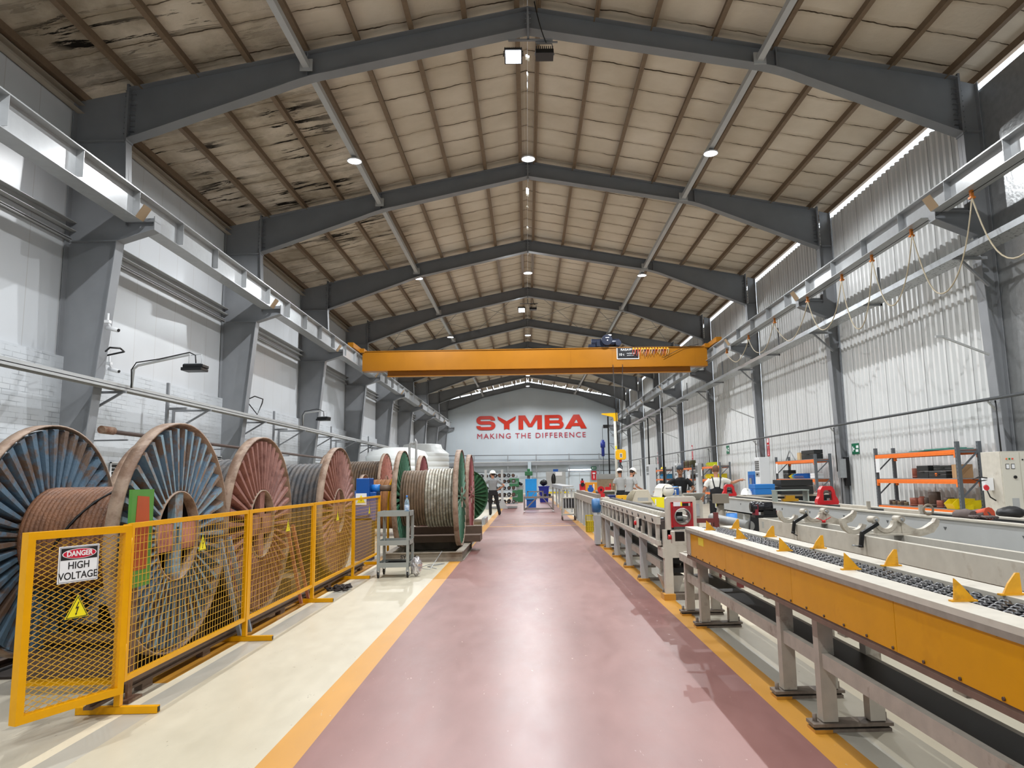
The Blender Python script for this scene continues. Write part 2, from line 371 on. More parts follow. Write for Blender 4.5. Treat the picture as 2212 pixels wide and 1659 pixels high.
def build_roof():
    b = MB(); h = .2
    def sheet(x0, x1, y0, y1):
        b.add([(x0, y0, zt(x0)+h), (x1, y0, zt(x1)+h), (x1, y1, zt(x1)+h), (x0, y1, zt(x0)+h),
               (x0, y0, zt(x0)+h+.1), (x1, y0, zt(x1)+h+.1), (x1, y1, zt(x1)+h+.1), (x0, y1, zt(x0)+h+.1)],
              [(0, 1, 2, 3), (7, 6, 5, 4), (0, 4, 5, 1), (1, 5, 6, 2), (2, 6, 7, 3), (3, 7, 4, 0)], False)
    # broad sheets left and right of the ridge; near the end wall they are torn
    sheet(-10.6, -.09, Y0, 77.2); sheet(.09, 10.42, Y0, 77.2)
    random.seed(3)
    x = -10.6
    while x < 10.4:
        w = random.uniform(.25, .7); g = random.uniform(.0, .11) if -6.5 < x < 7.5 else 0
        x1 = min(x+w, 10.42)
        if x < 0 < x1: x1 = -.001
        sheet(x, x1, 77.2, 79.6-(random.uniform(.3, .9) if random.random() < .38 and -6.5 < x < 7.5 else 0)); x = x1+g
        if -.01 < x < .09: x = .1
    ys = [Y0, 17.3, 18.6, 19.6, 24.8, 27.4, 33, 36, 48, 60, Y1]
    # ridge strip in pieces with narrow daylight slits between
    y = Y0
    sl = [(18.4, 18.55, .012), (17.25, 17.5, .05), (18.05, 18.35, .02), (18.55, 19.0, .008), (25.8, 26.6, .05), (27.6, 27.75, .05), (30, 30.3, .04)]
    sl.sort()
    for a, c, w in sl:
        sheet(-.089, -.001, y, a); sheet(.001, .089, y, a)
        sheet(-.089, -w, a, c); sheet(w, .089, a, c); y = c
    sheet(-.089, -.001, y, 78.6); sheet(.001, .089, y, 78.6)
    ST(b.build('ceiling', ROOF), 'pitched roof lined with cracked beige sprayed foam')
build_roof()
# ---------------------------------------------------------------- steel portal frames
def flange(b, p, q, y, w=.3, t=.018):
    """a flat flange plate along p->q in the XZ plane, w wide in Y"""
    b.bar((p[0], y, p[1]), (q[0], y, q[1]), w, t, up=(0, 0, 1) if abs(q[0]-p[0]) > abs(q[1]-p[1]) else (1, 0, 0))
def web(b, poly, y, t=.014): b.prism(poly, 'y', y-t/2, y+t/2)
def bez(a, m, c, n=6):
    return [((1-t)**2*a[0]+2*t*(1-t)*m[0]+t*t*c[0], (1-t)**2*a[1]+2*t*(1-t)*m[1]+t*t*c[1]) for t in [i/n for i in range(n+1)]]
PF = []
def frame_at(i, y):
    if i == 0:
        t = T('portal_frame', '', 'steel frame', (0, 0, 0))
        # left column with runway bracket
        b = MB(); web(b, [(-10.04, 0), (-9.56, 0), (-8.93, 6.75), (-8.74, 6.95), (-8.88, 9.07), (-8.88, 10.24), (-10.04, 10.0)], 0)
        flange(b, (-10.03, 0), (-10.03, 10.0), 0); flange(b, (-9.56, 0), (-8.93, 6.75), 0); flange(b, (-8.78, 7.1), (-8.88, 9.07), 0, .24)
        b.box(-9.95, -8.95, -.12, .12, 6.74, 6.76); b.box(-9.95, -8.9, -.12, .12, 9.02, 9.04)
        b.build('column', STEEL, t)
        b = MB(); web(b, [(-8.95, 6.74), (-8.15, 7.0), (-8.15, 7.28), (-8.75, 7.28), (-8.95, 7.28)], 0, .022)
        flange(b, (-8.95, 6.74), (-8.15, 7.0), 0, .26); b.box(-8.16, -8.14, -.13, .13, 6.98, 7.28); b.box(-8.8, -8.14, -.13, .13, 7.16, 7.18)
        b.build('runway_bracket', STEEL, t)
        # right column, slimmer
        b = MB(); web(b, [(10.12, 0), (9.96, 0), (9.75, 6.55), (9.68, 6.8), (9.68, 9.0), (9.8, 9.1), (9.8, 10.28), (10.12, 10.2)], 0)
        flange(b, (10.12, 0), (10.12, 10.2), 0, .22); flange(b, (9.95, 0), (9.76, 6.55), 0); flange(b, (9.7, 7.1), (9.69, 9.0), 0, .24)
        b.box(9.76, 10.1, -.12, .12, 9.02, 9.04)
        b.build('column', STEEL, t)
        b = MB(); web(b, [(9.77, 6.62), (8.87, 7.0), (8.87, 7.28), (9.7, 7.28)], 0, .022)
        flange(b, (9.77, 6.62), (8.87, 7.0), 0, .26); b.box(8.86, 8.88, -.13, .13, 6.98, 7.28); b.box(8.87, 9.7, -.13, .13, 7.16, 7.18)
        b.build('runway_bracket', STEEL, t)
        # rafters
        for s in (-1, 1):
            if s < 0: k, hn, ap = (-8.88, 9.07), (-4.95, 10.48), (0, 11.6)
            else: k, hn, ap = (9.69, 9.0), (5.6, 10.62), (0, 11.6)
            xa = k[0]
            mid = (hn[0]+(k[0]-hn[0])*.16, hn[1]+(k[1]-hn[1])*.16); mid2 = (hn[0]*.9, hn[1]+(ap[1]-hn[1])*.1)
            low = [k]+bez(mid, (hn[0], hn[1]+.03), mid2, 5)+[ap]
            b = MB(); web(b, low+[(0, zt(0)-.02), (xa, zt(xa)-.02)], 0)
            for p, q in zip(low, low[1:]): flange(b, p, q, 0)
            flange(b, (xa, zt(xa)-.01), (0, zt(0)-.01), 0)
            b.box(hn[0]-.01, hn[0]+.01, -.12, .12, hn[1]+.02, zt(hn[0])-.02)
            b.build('rafter', STEELD, t)
            # bolted end plate with stiffeners
            b = MB(); b.box(xa-.025*1, xa+.025, -.14, .14, k[1]-.05, zt(xa)+.08)
            for j in range(9):
                z = k[1]+.08+j*.125; b.bar((xa, -.02, z), (xa-s*.13, -.02, z+.01*s), .10, .008); b.cyl((xa-.04*s, -.09, z+.05), (xa+.07*s, -.09, z+.05), .014, 6)
            b.build('joint_plate', STEELD, t)
        b = MB(); b.box(-.02, .02, -.14, .14, 11.5, 12.12)
        for j in range(4): b.cyl((-.07, -.09, 11.62+j*.12), (.07, -.09, 11.62+j*.12), .014, 6)
        b.build('ridge_plate', STEEL, t)
    else: t = copy_tree(PF[0])
    t.location = (0, y, 0); PF.append(t)
    j = i-3
    t['label'] = 'grey steel portal frame spanning the hall, %s from the viewpoint' % ORD[j] if j >= 0 else 'grey steel portal frame overhead behind the first in view'+(' of them' if i == 1 else '')
    t['group'] = 'portal frames of the hall'
for _i, _y in enumerate(FY):
    if _i >= 2: frame_at(_i-0 if PF else 0, _y)
# fix labels
for _k, t in enumerate(PF):
    t['label'] = ('grey steel portal frame spanning the hall, %s in view from the camera' % ORD[_k-1]) if _k else 'grey steel portal frame just overhead, nearest of all the frames'
PUR = mat('foam_dusted_purlin', '#74614c', .7, var=.15, vscale=4, bump=.2)
PX = [-9.95, -8.7, -7.47, -6.25, -5.0, -3.85, -2.65, -1.45, -.27, .27, 1.58, 2.87, 4.25, 5.6, 6.9, 8.24, 9.52, 10.2]
for i, x in enumerate(PX):
    b = MB(); z = zt(x)-.01; s = 1 if x < 0 else -1
    b.box(x-.03, x+.03, Y0, 79.4, z+.012, z+.26); b.box(x-.035, x+.085*s, Y0, 79.4, z, z+.014)
    o = b.build('roof_purlin', PUR)
    side = 'brick wall' if x < 0 else 'corrugated wall'
    k = 8-i if x < 0 else i-9
    tag(o, 'brown roof purlin, %s from the ridge on the %s side' % (ORD[k], side), 'purlin', 'roof purlins')
for x, z, nm in ((-4.95, 10.72, 'brick wall'), (5.2, 10.78, 'corrugated wall')):
    t = T('strut_rail', 'light grey square tube strut under the haunches on the %s side' % nm, 'strut', (x, 0, 0), group='haunch struts')
    for ya_, yb_ in zip([Y0]+FY[2:], FY[2:]): b = MB(); b.box(-.07, .07, ya_+(.17 if ya_ > Y0 else 0), yb_-.17, z-.07, z+.07); b.build('tube', LGREY, t)
    for y in FY[2:]:
        b = MB(); b.box(-.14, .14, y-.19, y-.17, z-.14, z+.14); b.build('end_plate', LGREY, t)
# eave girts
def girt(x, z, w, h, m, lab, s):
    b = MB(); b.box(x, x+s*.012, Y0, 79.4, z-h/2, z+h/2); b.box(x, x+s*w, Y0, 79.4, z+h/2-.012, z+h/2); b.box(x, x+s*w, Y0, 79.4, z-h/2, z-h/2+.012)
    tag(b.build('wall_girt', m), lab, 'girt')
GT = mat('beige_girt', '#a59c8d', .6)
girt(-10.04, 9.82, .16, .2, GT, 'beige channel girt high on the panelled wall under the eave', 1)
girt(-10.04, 7.1, .16, .2, LGREY, 'pale channel girt across the panelled wall behind the crane runway', 1)
girt(-10.04, 6.82, .07, .06, LGREY, 'thin pale rail just under the channel girt of the panelled wall', 1)
# cross bracing in the fourth bay
for bay in (FY[6],):
    for s in (-1, 1):
        for (xa, xb) in ((0.3, 3.4), (3.4, 6.4), (6.4, 9.3)):
            for u in (0, 1):
                a = (s*(xa if u else xb), bay+.2, zt(s*(xa if u else xb))-.08); c = (s*(xb if u else xa), bay+7.8, zt(s*(xb if u else xa))-.08)
                b = MB(); b.cyl(a, c, .012, 6)
                tag(b.build('bracing_rod', STEELD), 'thin steel bracing rod crossing under the roof foam beyond the fourth frame', 'rod', 'roof bracing rods')
# ---------------------------------------------------------------- crane runway beams
RUNW = mat('satin_grey_runway_paint', '#aaadaf', .25, metal=.2, var=.06)
def runway(side):
    s = 1 if side == 'L' else -1
    x = -8.45 if side == 'L' else 9.06
    t = T('crane_runway_beam', 'grey crane runway girder on the brackets of the %s wall' % ('brick' if side == 'L' else 'corrugated'), 'runway beam', (x, 0, 0))
    b = MB(); b.box(-.13, .13, Y0, 78.6, 7.72, 7.745); b.box(-.03*s-.006, -.03*s+.006, Y0, 78.6, 7.16, 7.73)
    b.build('girder', RUNW, t)
    y = 6.96
    while y < 78:
        if y > 8: b = MB(); b.box(-.03*s, .125*s, y-.005, y+.005, 7.2, 7.72); b.build('stiffener', RUNW, t)
        y += 1.95 if y < 50 else 4
    b = MB(); b.box(-.03, .03, Y0, 78.6, 7.745, 7.79); b.build('crane_rail', STEELD, t)
    F0, F1_, F2_ = (-.28, .10, .27) if s > 0 else (.05, -.33, -.5)
    ys = [Y0]+[y for y in FY if y > 0]
    for y0_, y1_ in zip(ys, ys[1:]+[FY[-1]+8]):
        if y1_ > 79: continue
        b = MB(); b.box(F0, F1_, y0_+.2, y1_-.2, 7.13, 7.145); b.build('lower_flange', RUNW, t)
        b = MB(); b.prism([(F1_-.1*s, 7.146), (F1_, 7.13), (F2_, 7.40), (F2_-.012*s, 7.405), (F1_-.01*s, 7.15)], 'y', y1_-.5, y1_-.2); b.build('joint_angle', mat('bare_plate_end', '#9a8468', .5), t)
runway('L'); runway('R')
# ---------------------------------------------------------------- lamps
LENS = mat('lamp_lens', '#ffffff', .4, emit='#f4f8ff', estr=14)
HOUS = mat('lamp_housing', '#d8dade', .4)
LB = None
lamp_data = None
def high_bay(x, y, z, label, group='round high bay lamps'):
    global LB, lamp_data
    if LB is None:
        t = T('high_bay_lamp', label, 'lamp')
        b = MB(); b.lathe([(0, .08), (.09, .08), (.13, .05), (.2, .02), (.21, -.02), (.19, -.02), (.185, .0)], n=24); b.build('lamp_housing', HOUS, t)
        b = MB(); b.lathe([(0, -.03), (.1, -.028), (.19, -.012), (.19, 0), (0, 0)], n=24); b.build('lamp_lens', LENS, t)
        b = MB(); b.box(-.04, .04, -.04, .04, .08, .09); b.build('hanger', STEELD, t)
        ld = bpy.data.lights.new('high_bay_light', 'SPOT'); ld.energy = LAMP_W; ld.spot_size = radians(158); ld.spot_blend = .35; ld.shadow_soft_size = .06; ld.color = (.97, .985, 1)
        lo = bpy.data.objects.new('high_bay_light', ld); COL.objects.link(lo); lo.parent = t; lo.location = (0, 0, -.06)
        LB = t
    else: t = copy_tree(LB)
    t.location = (x, y, z); t['label'] = label; t['group'] = group; t['category'] = 'lamp'
    return t
for k, y in enumerate((8, 20.2, 32.27, 45.8, 59.5, 73.0)):
    high_bay(-4.95, y-.7 if y > 15 else y, 10.558, 'round white high bay lamp, %s along the strut nearer the brick wall' % ORD[k])
for k, y in enumerate((8, 19.8, 32.2, 45.9, 60, 74.0)):
    high_bay(5.2, y-.4 if y > 15 else y, 10.618, 'round white high bay lamp, %s along the strut nearer the corrugated wall' % ORD[k])
for k, y in enumerate((8, 20.4, 32.4, 47.0, 65.8, 73.5)):
    high_bay(0.0, y, 10.98, 'round white high bay lamp, %s along the ridge' % ORD[k])
for (x, y) in ((-4.95, -4), (5.2, -4), (0, -4)):
    high_bay(x, y, 10.55, 'round white high bay lamp behind the viewpoint, hung at x%s' % ('' if x else ' ridge'))
FLL = mat('flood_lens', '#ffffff', .4, emit='#e4f2ff', estr=20)
def flood(x, y, z, label):
    t = T('flood_light', label, 'lamp', (x, y, z), group=None)
    b = MB(); b.box(-.2, .2, -.17, .17, .02, .1)
    for k in range(9): b.box(-.19+k*.045, -.175+k*.045, -.16, .16, .1, .17)
    b.build('housing', BLKM, t, bev=.006)
    b = MB(); b.box(-.17, .17, -.14, .14, 0, .02); b.build('lens', FLL, t)
    b = MB(); b.tube([(-.22, 0, .05), (-.22, 0, .3), (.22, 0, .3), (.22, 0, .05)], .012, 6); b.build('yoke', BLKM, t)
    ld = bpy.data.lights.new('flood_beam', 'SPOT'); ld.energy = LAMP_W*1.1; ld.spot_size = radians(140); ld.spot_blend = .5; ld.shadow_soft_size = .15; ld.color = (.88, .95, 1)
    lo = bpy.data.objects.new('flood_beam', ld); COL.objects.link(lo); lo.parent = t; lo.location = (0, 0, -.03)
    return t
def tilt(o, a, z=0): o.rotation_euler = (a, 0, z)
o = flood(-.34, 15.05, 10.9, 'bright bluish floodlight tilted towards the viewpoint under the nearest ridge'); tilt(o, radians(-35))
o = flood(-.36, 40.6, 11.15, 'bluish floodlight under the ridge above the yellow crane'); tilt(o, radians(-35))
def dark_flood(x, y, z, label):
    t = T('flood_light', label, 'lamp', (x, y, z))
    b = MB(); b.box(-.2, .2, -.17, .17, .0, .1)
    for k in range(9): b.box(-.19+k*.045, -.17+k*.045, -.16, .16, .1, .17)
    b.build('housing', BLKM, t, bev=.006)
    b = MB(); b.tube([(-.21, 0, .05), (-.17, 0, .32), (.17, 0, .32), (.21, 0, .05)], .013, 6); b.bar((-.2, 0, .36), (.3, 0, .36), .05, .02); b.build('yoke', STEELD, t)
    return t
dark_flood(.36, 15.0, 10.86, 'unlit black finned floodlight hanging beside the nearest ridge floodlight')
dark_flood(.3, 40.5, 11.15, 'unlit black finned floodlight beside the ridge floodlight above the crane')
for (x, y, z, lab) in ((-.1, 14.96, 11.25, 'grey drop bracket carrying the nearest ridge floodlights'), (-.1, 40.5, 11.52, 'grey drop bracket of the ridge floodlights above the crane')):
    b = MB(); b.bar((0.05, 0, 0), (0.05, 0, .6), .05, .05); b.bar((-.4, 0, 0), (.6, 0, 0), .05, .04); o = b.build('lamp_bracket', STEEL, loc=(x+.05, y, z)); tag(o, lab, 'bracket')
    b = MB(); b.tube(sag((.25, -.05, .9), (.5, -.05, -.1), .1), .012, 6); o = b.build('power_cable', BLK, loc=(x, y, z)); tag(o, 'black cable dropping to the '+('nearest ridge floodlight' if y < 20 else 'floodlight above the crane'), 'cable')
# ---------------------------------------------------------------- overhead crane
def crane():
    t = T('overhead_crane', 'yellow ten tonne overhead travelling crane spanning the hall', 'crane', (0, 35.2, 0))
    xl, xr, z0, z1 = -8.2, 8.82, 6.68, 7.87
    b = MB(); b.box(xl, xr, -.22, -.2, z0+.22, z1-.02); b.box(xl, xr, .2, .22, z0+.22, z1-.02); b.box(xl, xr, -.26, .26, z1-.03, z1); b.box(xl, xr, -.27, .27, z0+.2, z0+.22)
    for k in range(9): b.box(xl+k*2.05, xl+.012+k*2.05, -.224, -.22, z0+.25, z1-.05)
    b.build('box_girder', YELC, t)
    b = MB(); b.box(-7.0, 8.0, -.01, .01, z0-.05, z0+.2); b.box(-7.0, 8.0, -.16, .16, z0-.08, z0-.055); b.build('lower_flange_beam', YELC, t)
    for s, x in ((-1, -8.45), (1, 9.06)):
        b = MB(); b.box(x-.14, x+.14, -1.6, 1.6, 7.82, 8.06); b.box(x-s*.1, x-s*.36, -.3, .3, 7.79, 8.0)
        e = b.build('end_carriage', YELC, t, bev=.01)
        for y in (-1.3, 1.3):
            w = MB(); w.cyl((x-.05, y, 7.86), (x+.05, y, 7.86), .07, 16); w.build('wheel', BLKM, e)
    # sign with carved letters
    sg = MB(); sg.box(4.33, 5.43, -.25, -.235, 7.27, 7.86); so = sg.build('rating_sign', mat('sign_white_edge', '#d8d8d8', .5), t)
    sg = MB(); sg.box(4.37, 5.40, -.256, -.25, 7.31, 7.85); sg.build('sign_face', mat('sign_black_face', '#17181c', .4), so)
    tm = MB()
    for s_, x, z, sz, w in (('RASAV', 4.78, 7.74, .16, 1.05), ('WNEY', 5.17, 7.76, .13, 1), ('10 t', 4.56, 7.5, .17, 1), ('-nerfed-sdp', 5.02, 7.56, .09, 1), ('goarferli.com', 5.0, 7.46, .06, 1)):
        merge(tm, text_mb(s_, sz, .004, width=w), Matrix.Translation((x, -.258, z)))
    tm.build('sign_lettering', WHITE, so)
    # hoist trolley
    b = MB(); b.cyl((3.1, 0, 8.15), (4.5, 0, 8.15), .2, 20); b.box(3.35, 3.95, -.3, .1, 7.92, 8.2); b.cyl((3.85, -.45, 8.22), (3.85, .2, 8.22), .27, 24); b.cyl((4.42, -.35, 8.08), (4.42, .2, 8.08), .15, 20); b.box(2.95, 3.4, -.2, .3, 7.9, 8.05)
    h = b.build('hoist_trolley', mat('dark_blue_hoist', '#1d2436', .35, metal=.2), t, bev=.01)
    b = MB(); b.box(3.78, 3.95, -.46, -.45, 8.32, 8.345); b.cyl((3.87, -.46, 8.2), (3.87, -.455, 8.2), .03, 12); b.build('motor_label', WHITE, h)
    # ropes and hook block
    for x in (4.1, 4.13, 4.58, 4.61):
        b = MB(); b.cyl((x, -.3, 7.0), (4.36+(x-4.36)*.35, 0, 2.78), .009, 6); b.build('wire_rope', BLK, t)
    b = MB(); b.prism([(4.14, 2.42), (4.2, 2.34), (4.58, 2.34), (4.64, 2.42), (4.64, 2.75), (4.55, 2.84), (4.2, 2.84), (4.15, 2.75)], 'y', -.12, .12)
    hb = b.build('hook_block', mat('bright_yellow_block', '#f0b400', .35), t, bev=.02)
    b = MB(); b.box(4.33, 4.45, -.128, -.12, 2.44, 2.66); b.build('block_label', WHITE, hb)
    b = MB(); b.box(4.35, 4.43, -.132, -.128, 2.47, 2.63); b.build('label_print', mat('grey_print', '#70747c', .5), hb)
    b = MB(); b.cyl((4.38, 0, 2.34), (4.38, 0, 2.22), .06, 12); hk = b.build('hook_swivel', RED, hb)
    b = MB(); b.tube([(4.38, 0, 2.22), (4.38, 0, 2.08)]+[(4.38+.07*sin(a), 0, 1.98+.1*cos(a)) for a in [radians(q) for q in range(0, 250, 25)]], .02, 8); b.build('hook', BLKM, hb)
    # festoon bunch on the girder
    random.seed(5)
    for k in range(13):
        x = 5.15+k*.14
        b = MB(); d = random.uniform(.25, .42); xo = random.uniform(-.03, .05)
        b.tube([(x, -.31, 7.78), (x-.05, -.32, 7.78-d*.6), (x-.01+xo, -.32, 7.78-d), (x+.06, -.32, 7.78-d*.6), (x+.07, -.31, 7.78)], .011, 5)
        b.build('festoon_loop', [mat('pale_cable', '#c9b98e', .5), mat('purple_cable', '#6a5a7a', .5), mat('red_cable', '#b0402c', .5)][(k*7) % 3 if k > 1 else 2], t)
    b = MB()
    for k in range(13): b.box(5.12+k*.14, 5.2+k*.14, -.32, -.27, 7.74, 7.82)
    b.build('festoon_clip', mat('amber_clip', '#e0a020', .4), t)
    b = MB(); b.tube([(5.0, -.29, 7.84), (8.5, -.29, 7.84)], .008, 5); b.tube([(6.6, -.3, 7.3), (7.6, -.3, 7.8), (8.4, -.3, 7.95)], .012, 5); b.build('festoon_wire', BLK, t)
crane()
# ================================================================= left side: fence
def wire_mb(w, h, dx, dz, r=.0019):
    b = MB()
    n = int(round(w/dx)); k = int(round(h/dz))
    for i in range(1, n): b.box(i*w/n-r, i*w/n+r, -r*1.6, 0, 0, h)
    for i in range(1, k): b.box(0, w, 0, r*1.6, i*h/k-r, i*h/k+r)
    return b
def diamond_mb(w, h, dx, dz, r=.0035):
    b = MB(); nx = int(w/dx); nz = int(h/dz)
    for i in range(nx+1):
        for j in range(nz):
            for s in (0, 1):
                x0 = i*dx+(0 if j % 2 == 0 else dx/2); x1 = x0+(dx/2 if s else -dx/2)
                if min(x0, x1) < -.01 or max(x0, x1) > w+.01: continue
                b.bar((x0, 0, j*dz), (x1, 0, (j+1)*dz), r, r*1.6, up=(0, 1, 0))
    return b
def rect_frame(w, z0, z1, t=.035, d=.035):
    b = MB(); b.box(0, w, -d/2, d/2, z0, z0+t); b.box(0, w, -d/2, d/2, z1-t, z1); b.box(0, t, -d/2, d/2, z0+t, z1-t); b.box(w-t, w, -d/2, d/2, z0+t, z1-t)
    return b
WIRE = mat('yellow_mesh_wire', '#cf9f2c', .45)
SIGNY = mat('warning_yellow', '#f2e21a', .4); INK = mat('sign_ink', '#16161a', .45)
def tri_sign(parent, x, z, s, y=-.03):
    h = s*.9
    b = MB(); b.prism([(x-s/2, z), (x+s/2, z), (x, z+h)], 'y', y-.002, y+.001); o = b.build('warning_sign', SIGNY, parent)
    k = .86; b = MB(); cx, cz = x, z+h/3
    P = [(x-s/2, z), (x+s/2, z), (x, z+h)]; a = [(cx+(p[0]-cx)*.92, cz+(p[1]-cz)*.92) for p in P]; c = [(cx+(p[0]-cx)*.84, cz+(p[1]-cz)*.84) for p in P]
    for i in range(3):
        j = (i+1) % 3; b.prism([a[i], a[j], c[j], c[i]], 'y', y-.0035, y-.002)
    q = s*.01
    b.prism([(x+.03*s, z+.62*s), (x-.08*s, z+.36*s), (x+.0*s, z+.38*s), (x-.05*s, z+.18*s), (x-.08*s, z+.2*s), (x-.05*s, z+.1*s), (x+.0*s, z+.17*s), (x-.02*s, z+.18*s), (x+.07*s, z+.44*s), (x-.02*s, z+.42*s), (x+.07*s, z+.62*s)], 'y', y-.0035, y-.002)
    b.build('sign_print', INK, o)
    return o
FX = -2.93
fy = [5.08, 7.24, 9.42, 11.56, 13.6]
def fence_panel(i):
    y0, y1 = fy[i]+.02, fy[i+1]-.04; w = y1-y0
    t = T('mesh_fence', ['yellow mesh fence panel hinged to the swung gate, in front of the blue cable reel', 'yellow mesh fence panel in front of the pinkish red reel, second from the gate', 'yellow mesh fence panel third from the gate, before the black cable coil', 'yellow mesh fence panel at the far end beside the blue winch and trolley'][i], 'fence', (FX, y0, 0), radians(90), 'yellow fence panels')
    rect_frame(w, .19, 1.245, .034, .03).build('frame', YEL, t)
    m = wire_mb(w-.06, .99, .052, .055); m.xf(Matrix.Translation((.03, 0, .22))); m.build('wire_mesh', WIRE, t)
    # panel foot at its near end (far end for the last one as well)
    for q in ([.0, w] if i == 3 else [.0]):
        b = MB(); b.box(q-.055, q-.015, -.02, .02, .05, 1.24); b.build('post', YEL, t)
        b = MB(); b.box(q-.055, q-.015, -.27, .27, .002, .047); f = b.build('foot', YEL, t)
        b = MB(); b.box(q-.049, q-.021, -.273, -.265, .008, .041); b.box(q-.049, q-.021, .265, .273, .008, .041); b.build('tube_opening', BLK, f)
    tri_sign(t, w*.52, .955, .15, y=-.02)
for i in range(4): fence_panel(i)
def gate():
    ang = math.atan2(5.03-4.4, -2.9+3.17)
    t = T('fence_gate', 'yellow diamond mesh gate swung open with a danger high voltage sign', 'gate', (-3.17, 4.4, 0), ang)
    w = .685
    rect_frame(w, .14, 1.235, .045, .06).build('frame', YEL, t)
    m = diamond_mb(w-.09, 1.0, .066, .0165, .0032); m.xf(Matrix.Translation((.045, 0, .185))); m.build('diamond_mesh', WIRE, t)
    for z in (.35, 1.05):
        b = MB(); b.cyl((w+.012, 0, z), (w+.012, 0, z+.1), .013, 10); b.build('hinge', YEL, t)
    # danger board
    x0, x1, z0, z1 = .186, .448, .91, 1.135; cx = (x0+x1)/2; y = -.036
    b = MB(); b.box(x0, x1, y, y+.004, z0, z1); s = b.build('danger_sign', mat('sign_white', '#e9ebef', .35), t)
    b = MB(); e = .006
    for a in ((x0+e, x1-e, z0+e, z0+e+.002), (x0+e, x1-e, z1-e-.002, z1-e), (x0+e, x0+e+.002, z0+e, z1-e), (x1-e-.002, x1-e, z0+e, z1-e)): b.box(a[0], a[1], y-.001, y, a[2], a[3])
    b.box(x0+.012, x1-.012, y-.001, y, z1-.085, z1-.012)
    b.build('sign_panel', INK, s)
    b = MB(); zc = z1-.049
    b.prism([(cx+.112*cos(a), zc+.0315*sin(a)) for a in [2*pi*i/32 for i in range(32)]], 'y', y-.002, y-.001); b.build('oval_rim', WHITE, s)
    b = MB(); b.prism([(cx+.106*cos(a), zc+.028*sin(a)) for a in [2*pi*i/32 for i in range(32)]], 'y', y-.003, y-.002); b.build('oval', mat('sign_red', '#c41236', .4), s)
    tb = text_mb('DANGER', .045, .001, bold=.0014, width=.93); tb.xf(Matrix.Translation((cx, y-.0035, zc))); tb.build('danger_lettering', WHITE, s)
    tb = text_mb('HIGH', .062, .001, bold=.0006, width=.95); tb.xf(Matrix.Translation((cx, y-.001, z0+.103))); q = text_mb('VOLTAGE', .062, .001, bold=.0006, width=.93); merge(tb, q, Matrix.Translation((cx, y-.001, z0+.04))); tb.build('voltage_lettering', INK, s)
    tri_sign(t, .325, .69, .155, y=-.034)
gate()
# ================================================================= cable reels
def reel_paint(name, c1, c2, mix):
    return mat(name, c1, .6, var=.18, vscale=4, col2=c2, mix=mix, sharp=.06, bump=.25, bscale=40, stretch=(1, 1, 1))
P_BLUE = reel_paint('worn_blue_reel_paint', '#7a95a4', '#7d6858', .53)
P_BLUE2 = reel_paint('rusty_brown_valleys', '#6a5546', '#587185', .47)
DARKIN = mat('dark_rust_and_shade', '#2b211b', .8)  # dark rust, with the shade inside the reel drums put into the colour
P_PINK = reel_paint('oxide_pink_reel_paint', '#966a60', '#7d5248', .54)
P_SALM = reel_paint('salmon_reel_paint', '#b87a6c', '#93584c', .56)
P_GREEN = reel_paint('worn_green_reel_paint', '#356b50', '#5d7a68', .6)
P_RED = reel_paint('dull_red_reel_paint', '#8e4446', '#73403c', .58)
P_DGRN = reel_paint('dark_green_reel_paint', '#1f4a2a', '#2c5a38', .6)
P_RIM = reel_paint('rusty_pale_rim', '#9a8472', '#7a604e', .55)
def rope_mat(name, c1, c2):
    return mat(name, c1, .6, var=.2, vscale=5, col2=c2, mix=.55, bump=.5, bscale=70)
def flange_mb(R, ri, n=38, d=.05, side=1):
    """pressed disc with radial ribs in the YZ plane, ribs standing out on +x and -x alike"""
    b = MB(); rs = [ri, ri+.02, R-.05, R-.035]
    prof = (0, 0, 1, 1)
    vs = []; m = n*4
    for k, r in enumerate(rs):
        for j in range(m):
            fr = (j % 4); a = 2*pi*((j//4)+[0.0, .40, .56, .84][fr])/n
            w = d*(prof[fr]-.5) if k in (1, 2) else d*(-.45)
            if k in (0, 3): w = -d*.5
            vs.append((w*side, r*cos(a), r*sin(a)))
    fs = [(i*m+j, i*m+(j+1) % m, (i+1)*m+(j+1) % m, (i+1)*m+j) for i in range(3) for j in range(m)]
    o = len(b.f); b.add(vs, fs, False)
    for i in range(3):
        for j in range(m):
            b.mi[o+i*m+j] = 0 if (j % 4) == 2 else 1
    return b
